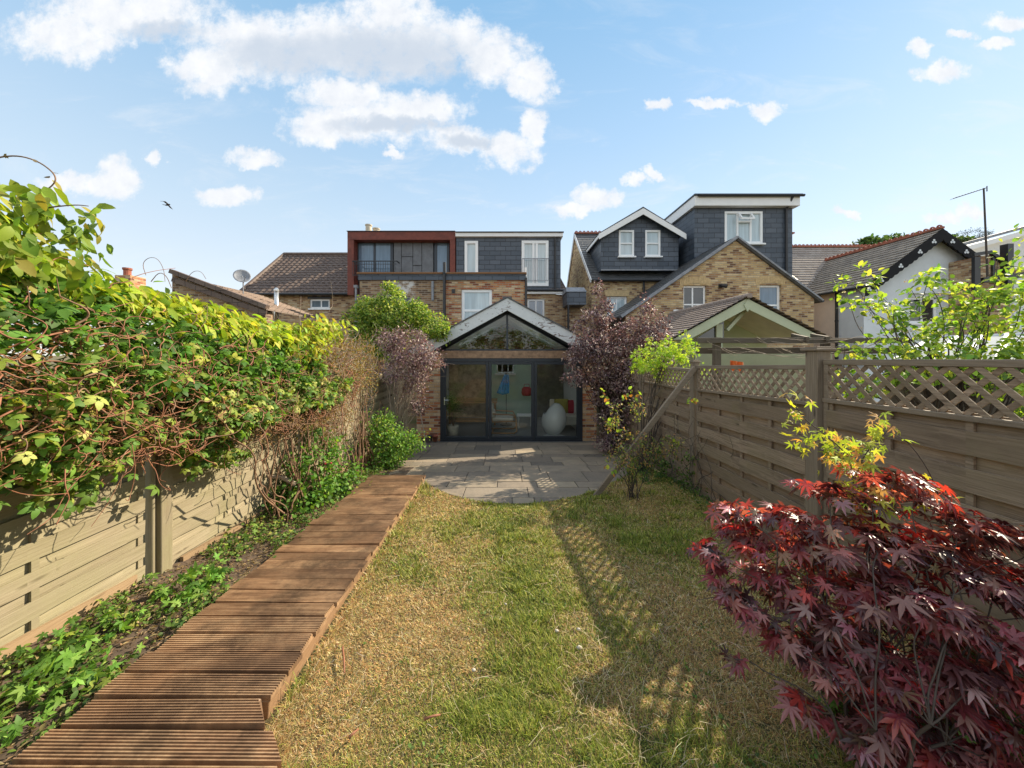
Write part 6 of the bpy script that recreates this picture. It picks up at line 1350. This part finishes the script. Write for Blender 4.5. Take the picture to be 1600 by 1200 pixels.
leaves('ground_cover', pos, unit(np.stack([RNG.normal(0, 1, n), RNG.normal(0, 1, n), RNG.normal(-.1, .3, n)], 1)), unit(RNG.normal(0, .4, (n, 3))+[.1, -.1, 1]), .034*(.5+.9*RNG.random(n)), pick(MIDG, n), T_acer(5, R(260), .30, .35), MT['leaf'], None, 'stuff')
n = 7000; x = -2.66+RNG.random(n)*.72; y = .9+5.2*RNG.random(n); pos = np.stack([x, y, bedz(x, y)+.012], 1)
leaves('leaf_litter', pos, unit(np.stack([RNG.normal(0, 1, n), RNG.normal(0, 1, n), RNG.normal(.0, .15, n)], 1)), unit(RNG.normal(0, .3, (n, 3))+[0, 0, 1]), .03*(.5+.9*RNG.random(n)), pick([((.26, .18, .09), 2), ((.36, .28, .15), 1), ((.14, .09, .05), 2)], n), T_rhomb(.35), MT['leafmatt'], None, 'stuff')
for (x, Yq, h_, lb) in ((-2.42, 1.95, .10, 'green weed in the bed close to the near fence foot'), (-2.18, 1.62, .08, 'leafy green weed nearest the bottom left corner'), (-2.3, 2.5, .08, 'low green weed in the bed below the near fence post')):
    c = Vector((x, Yq, gz(Yq)))
    shrub('leafy_weed', lb, 'weed', tuple(c), [((c.x, c.y, c.z+h_), (.16, .24, .05))], 110, .05, [((.13, .26, .04), 2), ((.20, .33, .06), 1.5), ((.08, .16, .03), 1)], T_acer(5, R(260), .32, .35), nst=8, sr=.003, clump_r=.05, per=5, stem='stem')
def inlawn(x, y):
    ay = np.interp(x, [a[0] for a in ARC], [a[1] for a in ARC]); xr = np.interp(y, [0, 1.30, 1.53, 1.56, 5.45], [.55, -.843, -1.09, -1.065, -1.26])
    return (y < ay-.01) & (x > xr+.01) & (x < 2.62)
def greenness(x, y):
    g_ = vnoise(x+20, y+20, 1.1, 51, 5)*1.3-.38
    for px_, py_, rx, ry, a in ((790, 830, .35, .5, .4), (825, 935, .22, .6, .4), (660, 905, .14, .14, .3), (540, 850, .12, .5, .25), (440, 1080, .14, .25, .6), (990, 850, .4, .5, .3), (1180, 800, .5, .8, .35), (960, 990, .2, .2, .3), (700, 1120, .5, .15, .25), (1150, 1190, .5, .15, .3), (1000, 1180, .3, .1, .25),
        (560, 790, .3, .3, -.3), (600, 960, .5, .3, -.35), (500, 1150, .35, .15, -.35), (560, 1040, .3, .2, -.2), (720, 790, .3, .2, -.2), (880, 960, .2, .4, -.1), (1100, 1000, .5, .4, -.15)):
        Yq = 837/(py_-598); Xq = (px_-790)*Yq/540; g_ = g_+a*np.exp(-((x-Xq)/rx)**2-((y-Yq)/ry)**2)
    return g_
n = 560000; y = 1.25*np.exp(RNG.random(n)*math.log(7.0/1.25)); x = -1.3+RNG.random(n)*3.95; k_ = inlawn(x, y) & (np.abs(x) < 1.65*y); x, y = x[k_], y[k_]
thin = RNG.random(len(x)) < .55+.9*vnoise(x+2, y+2, 9, 61, 2); x, y = x[thin], y[thin]; n = len(x)
gr_ = np.clip(greenness(x, y)*.85+.06+RNG.normal(0, .2, n), 0, 1); green = gr_ > .45
colg = np.where(green[:, None], pick([((.20, .22, .035), 3), ((.33, .31, .06), 2), ((.08, .11, .02), 2), ((.44, .35, .12), 1.4)], n), pick([((.45, .29, .11), 3), ((.55, .40, .18), 2), ((.36, .19, .07), 2.6), ((.33, .29, .09), 2.4), ((.64, .52, .30), .8), ((.13, .08, .04), 1.1)], n))
mf = np.clip((gr_-.2)/.5, 0, 1)[:, None]*.9; colg = colg*(.78+.44*vnoise(x+7, y+7, 14, 91, 2))[:, None]; colg = colg*(1-mf*.5)+colg*mf*.5*np.array([.85, 1.15, .7])
tuft = 1+.9*(vnoise(x+2, y+2, 5, 71, 3) > .58)*green
edge_t = np.exp(-((x-np.interp(y, [0, 1.30, 1.53, 5.45], [.55, -.843, -1.09, -1.26]))/.07)**2)
ln = (.012+.019*RNG.random(n))*tuft*(1+2.6*edge_t*RNG.random(n))*np.clip(.8+.12*y, 0, 1.5); wd = (.0011+.0010*RNG.random(n))*np.clip(y/1.8, .8, 2.6)
th = RNG.random(n)*2*PI; lean = np.where(green, .25+.75*RNG.random(n), .9+1.2*RNG.random(n))
hd = np.stack([np.cos(th), np.sin(th), np.zeros(n)], 1); sd = np.stack([-np.sin(th), np.cos(th), np.zeros(n)], 1)
b0 = np.stack([x, y, lawnz(x, y)-.003], 1); up = np.array([0, 0, 1.])
dv = unit(hd*lean[:, None]+up); m1 = b0+dv*(ln*.55)[:, None]; dv2 = unit(hd*(lean*1.7)[:, None]+up*.7); tp = m1+dv2*(ln*.5)[:, None]
w_ = sd*wd[:, None]
V_ = np.stack([b0-w_, b0+w_, m1-w_*.8, m1+w_*.8, tp], 1).reshape(-1, 3)
rawmesh('grass', V_, [(0, 1, 3, 2), (2, 3, 4)], 5, n, np.repeat(colg, 5, axis=0), MT['grass'], None, 'stuff')
# clover and small broad leaved weeds in the turf
n = 9000; y = 1.3*np.exp(RNG.random(n)*math.log(6.0/1.3)); x = -1.25+RNG.random(n)*3.85; k_ = inlawn(x, y) & (vnoise(x+31, y+31, 4.5, 17, 3)+.25*(greenness(x, y)-.4) > .58); x, y = x[k_], y[k_]; n = len(x)
leaves('lawn_weeds', np.stack([x, y, lawnz(x, y)+.012+.014*RNG.random(n)], 1), unit(np.stack([RNG.normal(0, 1, n), RNG.normal(0, 1, n), RNG.normal(.1, .3, n)], 1)), unit(RNG.normal(0, .45, (n, 3))+[0, -.2, 1]), .013*(.5+1.0*RNG.random(n)), pick([((.10, .16, .03), 2), ((.17, .23, .05), 1), ((.06, .10, .02), 1.5)], n), T_ovate(.75, .08, .2), MT['leafmatt'], None, 'stuff')
# loose dry straws
n = 6000; y = 1.3*np.exp(RNG.random(n)*math.log(5.2/1.3)); x = -1.2+RNG.random(n)*3.8; k_ = inlawn(x, y) & (RNG.random(n) < np.clip(.25+.55*(x > .3)*(y < 3)+.8*(vnoise(x, y, 2.2, 33, 3)-.45), 0, 1)); x, y = x[k_], y[k_]; n = len(x)
th = RNG.random(n)*PI*2; L_ = .03+.09*RNG.random(n)**2; hd = np.stack([np.cos(th), np.sin(th), RNG.normal(.05, .08, n)], 1); sd = np.stack([-np.sin(th), np.cos(th), np.zeros(n)], 1)*(.0008*np.clip(y/1.6, 1, 2.2))[:, None]
b0 = np.stack([x, y, lawnz(x, y)+.012+.012*RNG.random(n)], 1); e_ = b0+hd*L_[:, None]; m1 = (b0+e_)/2+RNG.normal(0, .004, (n, 3))+[0, 0, .004]; hh = np.array([0, 0, .0012])
V_ = np.stack([b0-sd, b0+sd, m1-sd+hh, m1+sd+hh, e_-sd, e_+sd], 1).reshape(-1, 3)
rawmesh('dry_straw', V_, [(0, 1, 3, 2), (2, 3, 5, 4)], 6, n, np.repeat(pick([((.42, .33, .19), 3), ((.56, .47, .32), 1.), ((.28, .18, .10), 1.6)], n), 6, axis=0), MT['grass'], None, 'stuff')
for i, (x, y, r_, lb) in enumerate(((870, 991, .013, 'small white stone on the lawn nearest the foreground shade'), (904, 988, .011, 'small white stone just inside the fence shadow'), (905, 1019, .016, 'pale rounded stone, the lowest of the lawn stones'), (740, 1050, .011, 'pale stone lying in the middle of the dry lawn'), (697, 735, .0, ''), (790, 950, .009, 'tiny white stone on the green patch of lawn'))):
    if not r_: continue
    Yq = 837/(y-598); Xq = (x-790)*Yq/540; q = MB(); q.lathe([(0, -.6), (.7, -.4), (1., 0), (.75, .45), (0, .6)], (0, 0, 0), 9)
    rq = random.Random(i); q.v = [(v[0]*r_*(1+.2*rq.random())+Xq, v[1]*r_*(.7+.2*rq.random())+Yq, v[2]*r_+float(lawnz(np.array(Xq), np.array(Yq)))+.02) for v in q.v]
    tag(q.build('stone', MT['pebble'], loc=(Xq, Yq, gz(Yq)), smooth=True), lb, 'stone', 'stones on the lawn')
for i, (a, b_, lb) in enumerate((((535, 1020), (538, 1060), 'reddish brown stick standing on the lawn near the boardwalk'), ((662, 1136), (688, 1127), 'short red brown stick lying in the foreground grass'), ((545, 1165), (560, 1150), 'small broken twig lying in the brown grass at the bottom'))):
    Ya = 837/(a[1]-598); Yb = 837/(b_[1]-598); p_ = Vector(((a[0]-790)*Ya/540, Ya, gz(Ya)+.035)); q_ = Vector(((b_[0]-790)*Yb/540, Yb, gz(Yb)+.03))
    tag(MB().tube([p_, p_.lerp(q_, .5)+Vector((.003, 0, .004)), q_], .006, .004, 6).build('stick', MT['stemred'], loc=tuple(p_), smooth=True), lb, 'stick', 'sticks on the lawn')

# hedge beyond the near end of the garden, which the glass doors mirror
hb = shrub('garden_hedge', 'tall leafy hedge at the near end of the garden, mirrored in the glass doors', 'hedge', (0, -7, 0), [((x_, -7, 1.6+.4*math.sin(x_*2)), (1.1, .6, 1.9)) for x_ in (-4, -2.6, -1.2, .2, 1.6, 3, 4.4)],
   9000, .17, MIDG+[((.20, .15, .07), 1)], T_ovate(.6), 'leafmatt', nst=24, sr=.03, clump_r=.3, per=26)
